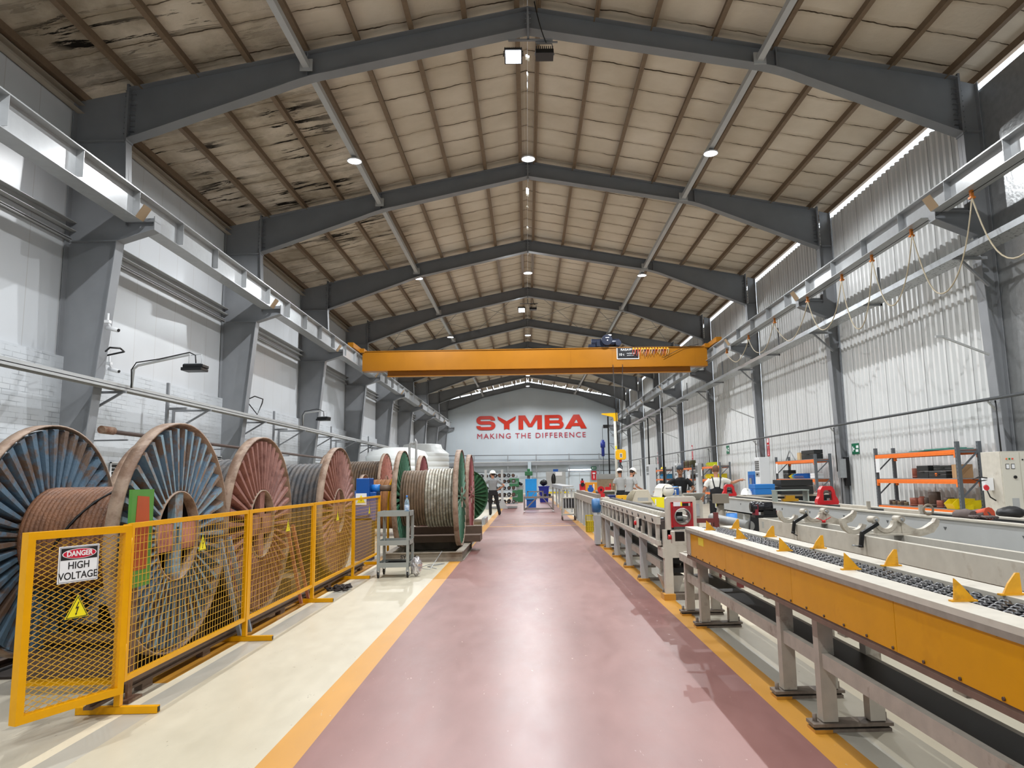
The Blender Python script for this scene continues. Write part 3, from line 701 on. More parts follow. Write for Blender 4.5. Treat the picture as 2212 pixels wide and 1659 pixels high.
def cable_reel(label, x0, x1, yc, zc, R, ri, rcoil, paint, coilm, coil_x=None, n_turn=14, bar='v', cat='cable reel', coil2=None, rim=None, group=None, rz=0, bump=True, flat=False, ribs=40, loc=None, paint2=None):
    xm = (x0+x1)/2; t = T('cable_reel', label, cat, loc or (xm, yc, 0), rz, group)
    hw = (x1-x0)/2
    for s in (-1, 1):
        f = flange_mb(R, ri, ribs, .085, s); f.xf(Matrix.Translation((s*hw, 0, zc)))
        fo = f.build('flange', [paint, paint2 or paint], t)
        b = MB(); b.lathe([(R-.04, -.05), (R, -.05), (R, .05), (R-.015, .05), (R-.015, -.035), (R-.04, -.035), (R-.04, -.05)], (s*hw, 0, zc), 'x', 64); b.build('rim', rim or P_RIM, fo)
        b = MB(); b.lathe([(ri-.0, -.045), (ri+.012, -.045), (ri+.012, .045), (ri, .045), (ri, -.045)], (s*hw, 0, zc), 'x', 40); b.build('hub_ring', rim or P_RIM, fo)
        b = MB()
        w = ri*.19
        if bar == 'v':
            b.box(s*hw-.03, s*hw+.03, -w, w, zc-ri*1.0, zc-ri*.2); b.box(s*hw-.03, s*hw+.03, -w, w, zc+ri*.2, zc+ri*1.0)
            b.box(s*hw-.03, s*hw+.03, -w, -w*.45, zc-ri*.2, zc+ri*.2); b.box(s*hw-.03, s*hw+.03, w*.45, w, zc-ri*.2, zc+ri*.2)
            b.build('hub_channel', paint, fo)
            b = MB(); b.box(s*hw-.02, s*hw+.02, -ri, -w, zc-.12, zc+.1); b.box(s*hw-.02, s*hw+.02, w, ri, zc-.12, zc+.1); b.build('hub_plate', P_SALM if paint is P_BLUE else paint, fo)
        else:
            for k in range(6):
                a = k*pi/3; b.bar((s*hw, 0, zc), (s*hw, ri*cos(a), zc+ri*sin(a)), .07, .03, up=(1, 0, 0))
            b.lathe([(.03, -.05), (.09, -.05), (.09, .05), (.03, .05)], (s*hw, 0, zc), 'x', 20); b.build('hub_spokes', paint, fo)
    a, c = (-hw+.04, hw-.04) if not coil_x else coil_x
    b = MB(); b.lathe([(ri+.02, -hw+.02), (ri+.02, hw-.02)], (0, 0, zc), 'x', 40); b.build('drum', DARKIN, t)
    def coil(a, c, r, n, m, nm='cable_coil', rr=None):
        p = [(ri+.02, a)]; w = (c-a)/n
        for k in range(n):
            for q in range(7):
                u = pi*q/6; p.append((r-w*.5*(1-sin(u)) if not flat else r-.012*(1-sin(u)), a+w*(k+.5)-w/2*cos(u)))
        p.append((ri+.02, c))
        b = MB(); b.lathe(p, (0, 0, zc), 'x', 56); return b.build(nm, m, t)
    if isinstance(rcoil, (list, tuple)):
        for (aa, cc, r, n, m, nm) in rcoil: coil(aa, cc, r, n, m, nm)
    elif rcoil: coil(a, c, rcoil, n_turn, coilm)
    return t
ROPE_BR = rope_mat('rusty_brown_wrap', '#7d5439', '#5e3f2c')
CAB_BLK = rope_mat('dusty_black_cable', '#3c3d40', '#5a5048')
CAB_BRN = rope_mat('brown_steel_rope', '#57442f', '#3a2d22')
CAB_TAN = rope_mat('tan_grimy_cable', '#6f5a45', '#50402f')
CAB_SIL = mat('silver_wrapped_cable', '#8f8878', .28, metal=.5, var=.3, vscale=9, col2='#bdbab0', mix=.55, bump=.5, bscale=60)
cable_reel('big worn blue steel cable reel with a rusty brown wrapped drum beside the gate', -4.24, -3.17, 6.23, 1.08, .95, .36, .42, P_BLUE, ROPE_BR, n_turn=26, flat=True, paint2=P_BLUE2)
b = MB(); b.tube([(.28-.5*q/12, -.424*sin(radians(-8+9*q)), 1.08+.424*cos(radians(-8+9*q))) for q in range(13)], [.004+.009*abs(sin(q*1.3)) for q in range(13)], 5); b.build('wrap_split', BLK, [o for o in bpy.data.objects if o.name == 'cable_reel'][0])
# dark split in the wrapping of the first reel
cable_reel('oxide pink cable reel wound with black cable behind the second fence panel', -4.33, -3.17, 8.165, 1.06, .96, .36, .72, P_PINK, CAB_BLK, n_turn=15)
cable_reel('pinkish red cable reel with a wide black cable coil, third along the fence', -4.4, -3.17, 11.45, 1.06, .985, .33, .74, P_PINK, CAB_BLK, n_turn=16)
cable_reel('salmon cable reel wound with brown rope behind the blue winch', -7.1, -5.1, 25.2, 1.24, 1.23, .45, .97, P_SALM, CAB_BRN, n_turn=22)
cable_reel('green cable reel with brown cable and a silver wrapped half, nearest the red lane', -2.73, -1.56, 14.85, 1.155, .965, .2, [(-.56, -.06, .56, 9, CAB_TAN, 'brown_cable_coil'), (-.06, .53, .59, 10, CAB_SIL, 'silver_cable_coil')], P_GREEN, CAB_TAN, bar='s', ribs=34)
cable_reel('dull red cable reel wound with grimy cable behind the green reel', -2.73, -1.58, 17.6, 1.15, .96, .2, .62, P_RED, CAB_TAN, n_turn=13, bar='s', ribs=34)
cable_reel('dark green empty cable reel standing askew behind the dull red reel', -.4, .4, 0, .97, .88, .18, None, P_DGRN, CAB_TAN, bar='s', rz=radians(-52), ribs=30, loc=(-2.55, 25.6, 0), rim=P_DGRN)
cable_reel('rusty brown empty drum between the salmon and the green reels', -4.9, -3.6, 21.0, .86, .85, .3, .7, mat('rust_orange_drum', '#7a4a22', .7, var=.2, vscale=5), mat('rust_orange_wrap', '#80501f', .7, var=.25, vscale=6), n_turn=10, flat=True)
# rails under the reels
BR = mat('brown_floor_beam', '#5f4c3e', .65, var=.15, vscale=4)
for x, lab in ((-3.08, 'brown steel floor rail just behind the yellow fence'), (-4.52, 'brown steel floor rail under the inner flanges of the reels')):
    b = MB(); b.box(x-.03, x+.03, 4.98, 12.9, .05, .07); b.box(x-.012, x+.012, 4.98, 12.9, .07, .1); b.box(x-.03, x+.03, 4.98, 12.9, .095, .108)
    for q in range(8): b.box(x-.03, x+.03, 5.6+q, 5.75+q, 0, .05)
    tag(b.build('reel_rail', BR), lab, 'rail')
for k, (y, lab) in enumerate(((6.24, 'dark rusty roller cradle under the blue reel'), (8.15, 'dark rusty roller cradle under the oxide pink reel'), (11.45, 'dark rusty roller cradle under the third reel of the fence'))):
    t = T('reel_cradle', lab, 'cradle', (-3.72, y, .021)); b = MB(); b.box(-.4, .36, -.2, .75, 0, .2); b.box(-.4, .36, .6, .75, .2, .4); b.build('base', DARKIN, t)
    b = MB(); b.cyl((-.4, -.1, .25), (.36, -.1, .25), .05, 14); b.build('roller', BR, t); b = MB(); b.cyl((-.4, .3, .25), (.36, .3, .25), .05, 14); b.build('roller', BR, t)
b = MB(); b.box(-8.2, -3.22, 6.0, 13.0, 0, .02); tag(b.build('floor_shade_plate', DARKIN), 'added dark plate that keeps the floor dark under the fenced reels', 'plate')  # added dark plate, covers the lit floor seen between the reels
b = MB(); b.box(-4.14, -3.28, 5.93, 5.96, 0, .2); b.box(-4.14, -3.28, 5.9, 5.99, .2, .215); tag(b.build('end_beam', BR), 'brown steel end beam lying behind the swung gate', 'beam')
b = MB(); b.box(-4.05, -3.35, 5.78, 5.87, 0, .03); tag(b.build('yellow_kerb', YEL), 'short yellow kerb bar on the floor behind the swung gate', 'kerb')
# chocks / timber
TIM = mat('worn_timber', '#6b5a43', .75, var=.2, vscale=5, stretch=(1, 6, 1))
for (x, y, w, d, h, lab) in ((-3.5, 7.2, .3, .18, .22, 'short timber block wedged between the first two reels'), (-3.45, 9.9, .35, .5, .28, 'timber block behind the third fence panel'), (-3.6, 10.35, .4, .1, .3, 'pale timber offcut leaning among the reels')):
    b = MB(); b.box(-w/2, w/2, -d/2, d/2, 0, h); tag(b.build('timber_block', TIM, loc=(x, y, 0), bev=.006), lab, 'timber')
# inclined struts in front of the reels' lower half
for k, (ya, yb) in enumerate(((6.75, 7.3), (6.95, 7.55), (8.6, 9.2), (8.8, 9.5))):
    b = MB(); b.bar((-3.0, ya, 1.0), (-3.0, yb, .03), .035, .03); o = b.build('prop_bar', mat('pale_blue_bar', '#8c9bb0', .5) if k < 2 else P_SALM)
    tag(o, ['pale blue prop bar leaning on the blue reel, nearer the gate', 'pale blue prop bar leaning on the blue reel, further from the gate', 'salmon prop bar leaning on the pink reel, nearer the gate', 'salmon prop bar leaning on the pink reel, further from the gate'][k], 'bar')
# green board with an orange patch
t = T('painted_board', 'green painted board with an orange-red patch standing behind the fence', 'board', (-3.0, 5.36, 0), radians(90))
b = MB(); b.box(-.15, .15, -.012, .012, .78, 1.475); b.build('panel', mat('grass_green_paint', '#4d8a35', .5, var=.1), t)
b = MB(); b.prism([(-.09, .9), (.08, .9), (.1, 1.2), (.08, 1.42), (-.08, 1.43), (-.1, 1.15)], 'y', -.0145, -.012); b.build('paint_patch', mat('orange_red_patch', '#a8481c', .55, var=.12), t)
b = MB(); b.box(-.03, .03, .012, .03, .0, 1.3); b.box(-.09, .09, -.03, .03, 0, .02); b.build('stand', RUST, t)
# ================================================================= reel stands
def reel_stand(label, x0, x1, y0, y1, text=None):
    t = T('reel_stand', label, 'stand', ((x0+x1)/2, y0, 0)); hw = (x1-x0)/2; W = mat('grimy_steel_beam', '#8a8173', .55, var=.2, vscale=3, col2='#6a5c4d', mix=.6)
    for y in (0, y1-y0):
        b = MB(); b.box(-hw, hw, y-.05, y+.05, 0, .012); b.box(-hw, hw, y-.006, y+.006, .012, .165); b.box(-hw, hw, y-.05, y+.05, .16, .175); b.build('cross_beam', W, t)
    for x in (-hw+.05, hw-.05):
        b = MB(); b.box(x-.07, x+.07, .05, y1-y0-.05, 0, .012); b.box(x-.007, x+.007, .05, y1-y0-.05, .012, .17); b.box(x-.07, x+.07, .05, y1-y0-.05, .165, .18); b.build('side_beam', W, t)
    if text:
        q = text_mb(text, .1, .002, bold=.002); q.xf(Matrix.Translation((-.28, -.0515+.043, .09))); q.build('stencilled_lettering', INK, t)
reel_stand('grimy steel floor stand under the green reel with stencilled lettering', -2.85, -1.42, 13.74, 16.1, 'SYMBA')
reel_stand('grimy steel floor stand under the dull red reel', -2.85, -1.5, 16.55, 18.8)
t = T('reel_stand', 'low timber-filled stand under the dark green reel', 'stand', (-2.3, 25.0, 0)); b = MB(); b.box(-.6, .55, -.4, 1.4, 0, .085); b.build('base', TIM, t); b = MB(); b.box(.56, .68, -.45, 1.2, .0, .2); b.build('beam', GALV, t)
# dark machinery between the reels and the wall
b = MB(); b.box(-.9, .9, -.35, .35, .2, .34); b.box(-.9, .9, .1, .35, .34, .5); o = b.build('stand_crossbar', BR, loc=(-2.1, 15.9, 0)); tag(o, 'brown cross bar lying on the stand behind the green reel', 'bar')
# ================================================================= blue winch
t = T('cable_winch', 'blue winch with a long brown shaft behind the last fence panel', 'winch', (-3.4, 14.3, 0))
b = MB(); b.box(-.1, .16, -.2, .2, .85, 1.57); b.box(-.16, .28, -.15, .25, .75, 1.3); b.box(-.2, -.1, -.1, .1, 1.2, 1.33); b.build('gearbox', BLUE, t, bev=.015)
b = MB(); b.cyl((.16, 0, 1.37), (.33, 0, 1.37), .075, 20); b.build('shaft_collar', mat('bright_blue', '#1f74c4', .4), t)
b = MB(); b.cyl((.3, 0, 1.37), (.58, 0, 1.37), .06, 20); b.build('shaft', mat('brown_shaft', '#6b5646', .5), t)
b = MB(); b.lathe([(.04, -.012), (.13, -.012), (.13, .012), (.04, .012)], (.585, 0, 1.37), 'x', 24); b.build('shaft_disc', mat('brassy_disc', '#a08a4a', .35, metal=.8), t)
b = MB(); b.box(-.12, .2, -.15, .15, 0, .8); b.build('pedestal', mat('purple_grey_pedestal', '#4c4a66', .5), t)
b = MB(); b.box(-.1, .11, -.215, -.205, 1.06, 1.28); s = b.build('warning_plate', WHITE, t)
b = MB(); b.prism([(-.075, 1.1), (.085, 1.1), (.005, 1.25)], 'y', -.219, -.216); q = b.build('triangle_mark', SIGNY, s)
b = MB(); b.box(.0, .01, -.222, -.219, 1.13, 1.2); b.build('mark_print', INK, q)
t = T('tube_arch', 'yellow tube frame arching beside the green reel', 'frame', (-2.95, 14.5, 0)); b = MB(); b.tube([(0, 0, .0), (0, 0, 1.15), (.04, 0, 1.45), (.1, .1, 1.62)], .022, 8); b.build('tube', YEL, t); b = MB(); b.box(-.06, .06, -.06, .06, 0, .015); b.build('foot', YEL, t)
# ================================================================= trolley
t = T('tool_trolley', 'grey three shelf steel trolley on castors with a bottle on top', 'trolley', (-2.31, 11.75, 0))
GT2 = mat('trolley_grey', '#8f938f', .4, var=.06)
for x in (-.23, .23):
    for y in (-.16, .3):
        b = MB(); b.box(x-.022, x+.022, y-.02, y+.02, .13, 1.02); b.build('leg', GT2, t)
        b = MB(); b.cyl((x-.012, y, .045), (x+.012, y, .045), .045, 16); c = b.build('castor_wheel', BLK, t)
        b = MB(); b.box(x-.022, x-.014, y-.025, y+.025, .04, .13); b.box(x+.014, x+.022, y-.025, y+.025, .04, .13); b.box(x-.024, x+.024, y-.03, y+.03, .11, .13); b.build('castor_fork', GALV, c)
for z in (.95, .5, .16):
    b = MB(); b.box(-.25, .25, -.18, .32, z, z+.008)
    b.box(-.25, .25, -.182, -.175, z, z+.075); b.box(-.25, .25, .315, .322, z, z+.075); b.box(-.252, -.245, -.18, .32, z, z+.075); b.box(.245, .252, -.18, .32, z, z+.075); b.build('shelf', GT2, t)
tr = MB(); tr.box(-.17, .17, -.14, .26, 0, .01); tr.box(-.17, .17, -.14, -.12, .01, .05); tr.box(-.17, .17, .24, .26, .01, .05); tr.box(-.17, -.155, -.14, .26, .01, .05); tr.box(.155, .17, -.14, .26, .01, .05)
tag(tr.build('plastic_tray', BLK, loc=(-2.29, 11.75, .169)), 'black plastic tray on the bottom shelf of the trolley', 'tray')
PET = mat('blue_tinted_bottle', '#bcdcf0', .08, trans=.75); 
t = T('water_bottle', 'clear blue water bottle standing on top of the trolley', 'bottle', (-2.12, 11.72, .96))
b = MB(); b.lathe([(0, 0), (.036, .003), (.04, .02), (.036, .06), (.04, .1), (.037, .15), (.04, .19), (.03, .235), (.014, .262), (.013, .285)], n=20); b.build('bottle_body', PET, t)
b = MB(); b.lathe([(.0385, .07), (.041, .075), (.041, .16), (.0385, .165)], n=20); b.build('bottle_label', mat('blue_white_label', '#5c8fc0', .4, col2='#dfe9f2', vscale=25, mix=.5), t)
b = MB(); b.lathe([(0, .31), (.015, .31), (.016, .28), (0, .28)], n=14); b.build('bottle_cap', mat('cap_blue', '#3f7fd0', .4), t)
def crumple(label, name, c, r, m, sc=(1, 1, 1), seed=1, cat='bag'):
    random.seed(seed); b = MB(); b.sphere((0, 0, 0), r, 18, 12, sc)
    b.v = [tuple(V(p)*random.uniform(.86, 1.12)) for p in b.v]; zmin = min(p[2] for p in b.v); b.v = [(p[0], p[1], p[2]-zmin) for p in b.v]
    b.sm = [False]*len(b.sm)
    tag(b.build(name, m, loc=c), label, cat)

crumple('crumpled silver foil bag on the floor beside the trolley', 'foil_bag', (-1.96, 11.7, 0), .1, mat('crinkled_foil', '#d2d0d2', .2, metal=.7, var=.3, vscale=20), (.9, .9, 1.45))
b = MB(); random.seed(2); b.tube([(-1.75, 12.6, .01), (-1.95, 12.9, .01), (-1.7, 13.3, .012), (-1.98, 13.2, .01), (-2.1, 12.7, .01), (-1.85, 12.5, .012), (-1.72, 13.1, .25)], .006, 6); tag(b.build('loose_wire', GALV), 'loose silver wire looped on the floor by the green reel stand', 'wire')
# chain pile under fence
t = T('chain_pile', 'rusty black chain heaped on the floor under the fence', 'chain', (-2.84, 10.42, 0)); random.seed(9)
CH = mat('rusty_chain', '#2e2422', .6, metal=.3, var=.3, vscale=30)
for k in range(30):
    b = MB(); a = random.uniform(0, 2*pi); r = random.uniform(0, .16); R_ = Matrix.Translation((r*cos(a)*1.1, r*sin(a)*1.5, .02+.035*random.random()*(1.4-r*6))) @ Matrix.Rotation(random.uniform(0, pi), 4, 'Z') @ Matrix.Rotation(random.uniform(-.6, .6), 4, 'X')
    b.tube([R_ @ V((.045*cos(q)*1.0, .028*sin(q), 0)) for q in [2*pi*i/12 for i in range(12)]], .010, 6, closed=True)
    b.build('chain_link', CH, t)
# ================================================================= left wall: tray, brackets, pipe, lamps
t = T('cable_tray', 'long grey cable tray carried on brackets along the brick wall', 'cable tray', (-9.05, 0, 0))
b = MB(); b.box(-.12, .12, 2, 60, 3.62, 3.635); b.box(.1, .12, 2, 60, 3.57, 3.7); b.box(-.12, -.1, 2, 60, 3.57, 3.7); b.build('tray', LGREY, t)
y = 11.45
while y < 58:
    b = MB(); b.bar((-.88, y, 3.54), (.14, y, 3.54), .05, .05); b.bar((-.88, y, 2.98), (.05, y, 3.53), .045, .045); b.box(-.9, -.86, y-.03, y+.03, 2.9, 3.6); b.build('bracket', STEEL, t); y += 4.25
for (y, x) in ((18.5, -.35), (26.3, -.35), (34, -.35), (42, -.35)):
    b = MB(); b.box(x-.03, x+.03, y-.04, y+.04, 2.2, 4.12); b.box(x-.03, x+.5, y-.03, y+.03, 3.42, 3.48); b.build('upright', STEEL, t)
t = T('brown_pipe', 'thin dark brown pipe running along the brick wall behind the reels', 'pipe', (-9.2, 0, 0))
b = MB(); b.tube([(0, 15.6, 2.68), (0, 34, 2.56)], .045, 10); b.build('pipe', mat('brown_pipe', '#4a3a34', .6), t)
b = MB(); b.tube([(0, 15.35, 2.7), (0, 15.8, 2.7)], .085, 14); b.build('pipe_end', RUST, t)
for y in (16.4, 21.5, 27.5, 33.5): b = MB(); b.box(-.76, .0, y-.02, y+.02, 2.52, 2.55); b.build('pipe_hanger', STEELD, t)
def arm_lamp(label, x, y, z, reach, rise, bend=0):
    t = T('arm_floodlight', label, 'lamp', (x, y, z), bend)
    b = MB(); b.tube([(0, 0, 0), (.03, 0, .42), (.12, 0, .5), (reach, 0, rise)], .028, 8); b.build('arm', LGREY, t)
    b = MB(); b.tube([(.02, -.04, 0), (0, -.04, .4), (.1, -.04, .56), (.6, -.04, .63), (reach, -.03, rise+.04), (reach+.12, 0, rise-.02), (reach+.14, 0, rise-.22)], .014, 6); b.build('cable', BLK, t)
    b = MB(); b.box(-.0, .44, -.16, .16, -.09, -.02); b.box(-.03, .42, -.18, .18, -.16, -.09)
    b.xf(Matrix.Translation((reach-.08, 0, rise-.22))); h = b.build('lamp_head', BLKM, t, bev=.01)
    b = MB(); b.box(0.02, .40, -.15, .15, -.02, -.005); b.xf(Matrix.Translation((reach-.08, 0, rise-.22))); b.build('lamp_back', GALV, h)
    b = MB(); b.tube([(reach-.02, 0, rise-.24), (reach-.02, 0, rise-.04)], .006, 5); b.tube([(reach+.26, 0, rise-.24), (reach+.26, 0, rise-.0), (reach+.02, 0, rise-.02)], .006, 5); b.build('hanger', GALV, t)
arm_lamp('black floodlight on a long grey arm above the first blue reel', -8.86, 15.8, 3.64, 1.25, .73)
arm_lamp('black floodlight on a short grey arm further along the brick wall', -8.95, 28.2, 3.72, .75, .55, radians(-10))
def cctv(x, y, z, label, s=1):
    t = T('security_camera', label, 'camera', (x, y, z))
    b = MB(); b.box(-.05, .05, -.05, .05, -.03, .03); b.tube([(0, 0, .18), (0, 0, 0), (.06*s, 0, -.12)], .022, 8); b.build('mount', WHITE, t)
    b = MB(); b.cyl((.0, 0, -.13), (.26*s, -.05, -.2), .045, 14); c = b.build('camera_body', WHITE, t)
    b = MB(); b.cyl((.255*s, -.05, -.199), (.275*s, -.052, -.204), .035, 12); b.build('lens', BLK, c)
cctv(-8.98, 14.98, 4.95, 'white security camera on the nearest tapered column by the brick wall')
cctv(-9.9, 16.7, 4.35, 'small white security camera on the ledge above the brick wall')
# wall louvres
def louvre(y, z, w, h, label):
    t = T('wall_louvre', label, 'vent', (-9.95, y, z)); b = MB(); b.box(0, .03, -w/2, w/2, 0, .03); b.box(0, .03, -w/2, w/2, h-.03, h); b.box(0, .03, -w/2, -w/2+.03, 0, h); b.box(0, .03, w/2-.03, w/2, 0, h); b.build('louvre_frame', WHITE, t)
    b = MB(); b.box(0, .005, -w/2+.02, w/2-.02, .02, h-.02); b.build('back', BLK, t)
    b = MB(); n = int(h/.085)
    for k in range(n): b.bar((.02, -w/2+.03, .06+k*.085), (.02, w/2-.03, .06+k*.085), .03, .012)
    b.build('slat', WHITE, t)
louvre(17.5, 1.45, .9, .62, 'white louvre low on the brick wall behind the blue reel')
louvre(23.3, 1.75, 1.0, .65, 'white louvre on the brick wall beside the pink reel')
louvre(33.6, 1.9, 1.6, .55, 'white louvre on the brick wall beyond the pink reels')
b = MB(); b.tube([(-9.0, 15.0, 4.32), (-8.8, 14.8, 4.36), (-8.7, 15.0, 4.38), (-8.78, 15.3, 4.36), (-9.2, 15.38, 4.3), (-9.5, 15.3, 4.28)], .02, 6); tag(b.build('cable_loop', BLK), 'black cable looped around the nearest tapered column', 'cable')
b = MB(); b.tube([(-9.0, 22.9, 4.2), (-8.8, 22.8, 4.26), (-8.65, 23.1, 4.2), (-8.78, 23.4, 4.1), (-9.0, 23.6, 3.75), (-9.3, 23.4, 4.2)], .02, 6); tag(b.build('cable_loop', BLK), 'black cable looped around the second tapered column', 'cable')
# white water tanks
def tank(x, y, r, h, label, lid):
    t = T('water_tank', label, 'tank', (x, y, 0)); TW = mat('white_tank_plastic', '#dfe3e2', .4)
    p = [(0, 0), (r, 0)]; k = 0
    z = 0
    while z < h-.3: p += [(r, z+.02), (r, z+.24), (r-.02, z+.26), (r-.02, z+.28)]; z += .28
    p += [(r, h), (r*.97, h+.02)]
    b = MB(); b.lathe(p, n=40); b.build('tank_body', TW, t)
    b = MB(); b.lathe([(r*.98, h), (r*.9, h+.22), (r*.45, h+.42), (0, h+.44)], n=40) if not lid else b.lathe([(r*.99, h), (r*.75, h+.28), (r*.7, h+.5), (r*.6, h+.52), (0, h+.52)], n=40)
    b.build('tank_dome', TW, t)
tank(-6.75, 36.5, 1.55, 2.75, 'broad white plastic water tank behind the salmon reel', 0)
tank(-5.9, 39.5, 1.45, 2.95, 'white ribbed water tank with a stepped lid behind the green reels', 1)
t = T('vent_pipe', 'pale grey u-bend pipe rising in front of the white tanks', 'pipe', (-4.9, 30, 0)); b = MB(); b.tube([(-.16, 0, 0), (-.16, 0, 2.95), (-.14, 0, 3.05), (-.05, 0, 3.06), (.05, 0, 3.04)], .05, 10); b.tube([(.12, 0, 0), (.12, 0, 3.1), (.08, 0, 3.2), (.04, 0, 3.12), (.04, 0, 3.0)], .05, 10); b.build('pipe', LGREY, t); b = MB(); b.box(-.25, .25, -.15, .15, 0, .03); b.build('foot', GALV, t)
# ================================================================= right side: yellow chain conveyor
def bolt(b, x, y, z, h=.05, r=.014):
    b.cyl((x, y, z), (x, y, z+.012), r*1.9, 10); b.cyl((x, y, z+.012), (x, y, z+h), r, 8); b.cyl((x, y, z+.012), (x, y, z+.034), r*1.5, 6)
DIRTM = mat('dirty_base_plate', '#7c7064', .6, var=.2, vscale=6, col2='#5c5046', mix=.55)
def conveyor():
    t = T('chain_conveyor', 'long chain conveyor with yellow side panels and upright yellow fins beside the red lane', 'conveyor', (1.44, 0, 0))
    ya, yb = 1.2, 7.48
    b = MB(); jy = [ya, 1.95, 3.27, 4.53, 6.02, yb]
    for a, c in zip(jy, jy[1:]):
        p = MB(); p.box(.0, .006, a+.002, c-.002, .70, .945); p.build('side_panel', YEL2, t)
    b = MB(); b.box(.006, .05, ya, yb, .685, .7); b.box(.0, .05, ya, yb, .66, .686); b.box(.45, .48, ya, yb, .66, .945); b.build('lower_rail', mat('rusty_edge', '#6d5548', .6, var=.2, vscale=6), t)
    for x0, x1 in ((-.008, .12), (.35, .48)):
        b = MB(); b.box(x0, x1, ya, yb, .945, .972); b.build('deck_strip', MACH, t)
    b = MB(); b.box(-.008, .01, ya, yb, .92, .9455); b.build('edge_angle', mat('grey_edge', '#8d867c', .5, var=.15, vscale=8), t)
    b = MB(); b.box(.12, .35, ya, yb, .87, .905); b.build('chain_trough', BLKM, t)
    # black drive chain: two rows of interleaved links
    b = MB(); CHM = mat('oiled_black_chain', '#101116', .3, metal=.35, var=.2, vscale=30)
    lk = []
    for q in range(14):
        a = 2*pi*q/14; lk.append((.023*cos(a), .036*sin(a)*1.15))
    for row, xc in enumerate((.155, .202, .249, .296)):
        y = ya+.03; k = 0
        while y < yb-.03:
            s = 1 if (k+row) % 2 else -1
            M = Matrix.Translation((xc+.004, y, .945)) @ Matrix.Rotation(s*.55, 4, 'Y') @ Matrix.Rotation(s*.25, 4, 'Z')
            b.tube([M @ V((px, py, 0)) for px, py in lk[::2]], .0095, 5, closed=True); y += .047; k += 1
    o = b.build('drive_chain', CHM, t)
    # yellow fins along both edges
    fm = mat('worn_yellow_fin', '#d79a12', .5, var=.15, vscale=9, col2='#6e4a20', mix=.68)
    for k in range(6):
        y = 6.92-1.0*k
        if y < 1.4: continue
        b = MB(); b.prism([(.07, .975), (.155, .975), (.10, 1.04), (.077, 1.062)], 'y', y-.005, y+.005); b.box(.055, .16, y-.012, y+.012, .972, .979); b.build('fin', fm, t)
        y += .12
        b = MB(); b.prism([(.345, .975), (.425, .975), (.422, 1.062), (.405, 1.062), (.37, 1.02)], 'y', y-.005, y+.005); b.box(.33, .44, y-.012, y+.012, .972, .979); b.build('fin', fm, t)
    # panel screws
    y = ya+.1; SCR = mat('dark_screw', '#4a3426', .6)
    while y < yb:
        for z in (.925, .712): b = MB(); b.cyl((-.006, y, z), (.001, y, z), .0075, 8); b.build('panel_screw', SCR, t)
        y += .25
    b = MB(); b.box(-.002, .0, 6.75, 6.95, .835, .905); b.build('sticker', mat('pale_yellow_sticker', '#dcc21c', .4), t)
    b = MB(); b.box(-.004, .0, 7.28, 7.46, .70, .93); b.build('end_plate', MACHD, t)
    for ch in t.children: ch.location.z = .014
    # legs on bolted plates
    for y in (.95+1, 4.45, 5.1, 7.42, 8.08):
        L = MB(); y2 = y
        for x in (.14, .42):
            l = MB(); l.box(x-.045, x+.045, y-.04, y+.04, .055, .672); l.build('leg', MACHD, t)
        l = MB(); l.box(.03, .50, y-.06, y+.06, .032, .05); l.box(.04, .49, y-.055, y+.055, 0, .018); p = l.build('base_plate', DIRTM, t)
        l = MB(); l.box(.035, .14, y-.061, y+.061, -.0005, .017); l.build('paint_splash', F_YEL, p)
        
        for bx in (.06, .475): l = MB(); bolt(l, bx, y, .018, .075); l.build('bolt', DIRTM, p)
    b = MB(); b.box(.05, .47, 7.3, 8.12, .58, .66); b.build('far_cross_member', MACHD, t)
    # lower beams and the black belt trough
    b = MB(); b.box(.11, .15, 1.2, 8.1, .36, .445); b.box(.37, .40, 1.2, 8.1, .36, .43); b.build('lower_beam', MACHD, t)
    b = MB(); b.box(.15, .37, 1.2, 8.1, .40, .43); b.build('belt_trough', BLK, t)
    # emergency stop
    b = MB(); b.box(-.13, -.03, 7.42, 7.47, .83, .925); s = b.build('stop_box', BLKM, t); s.location.z = .014; b = MB(); b.box(-.16, -.13, 7.405, 7.485, .81, .93); b.build('switch_box', MACH, s)
    b = MB(); b.cyl((-.16, 7.445, .87), (-.19, 7.445, .87), .024, 14); b.build('red_button', RED, s)
conveyor()
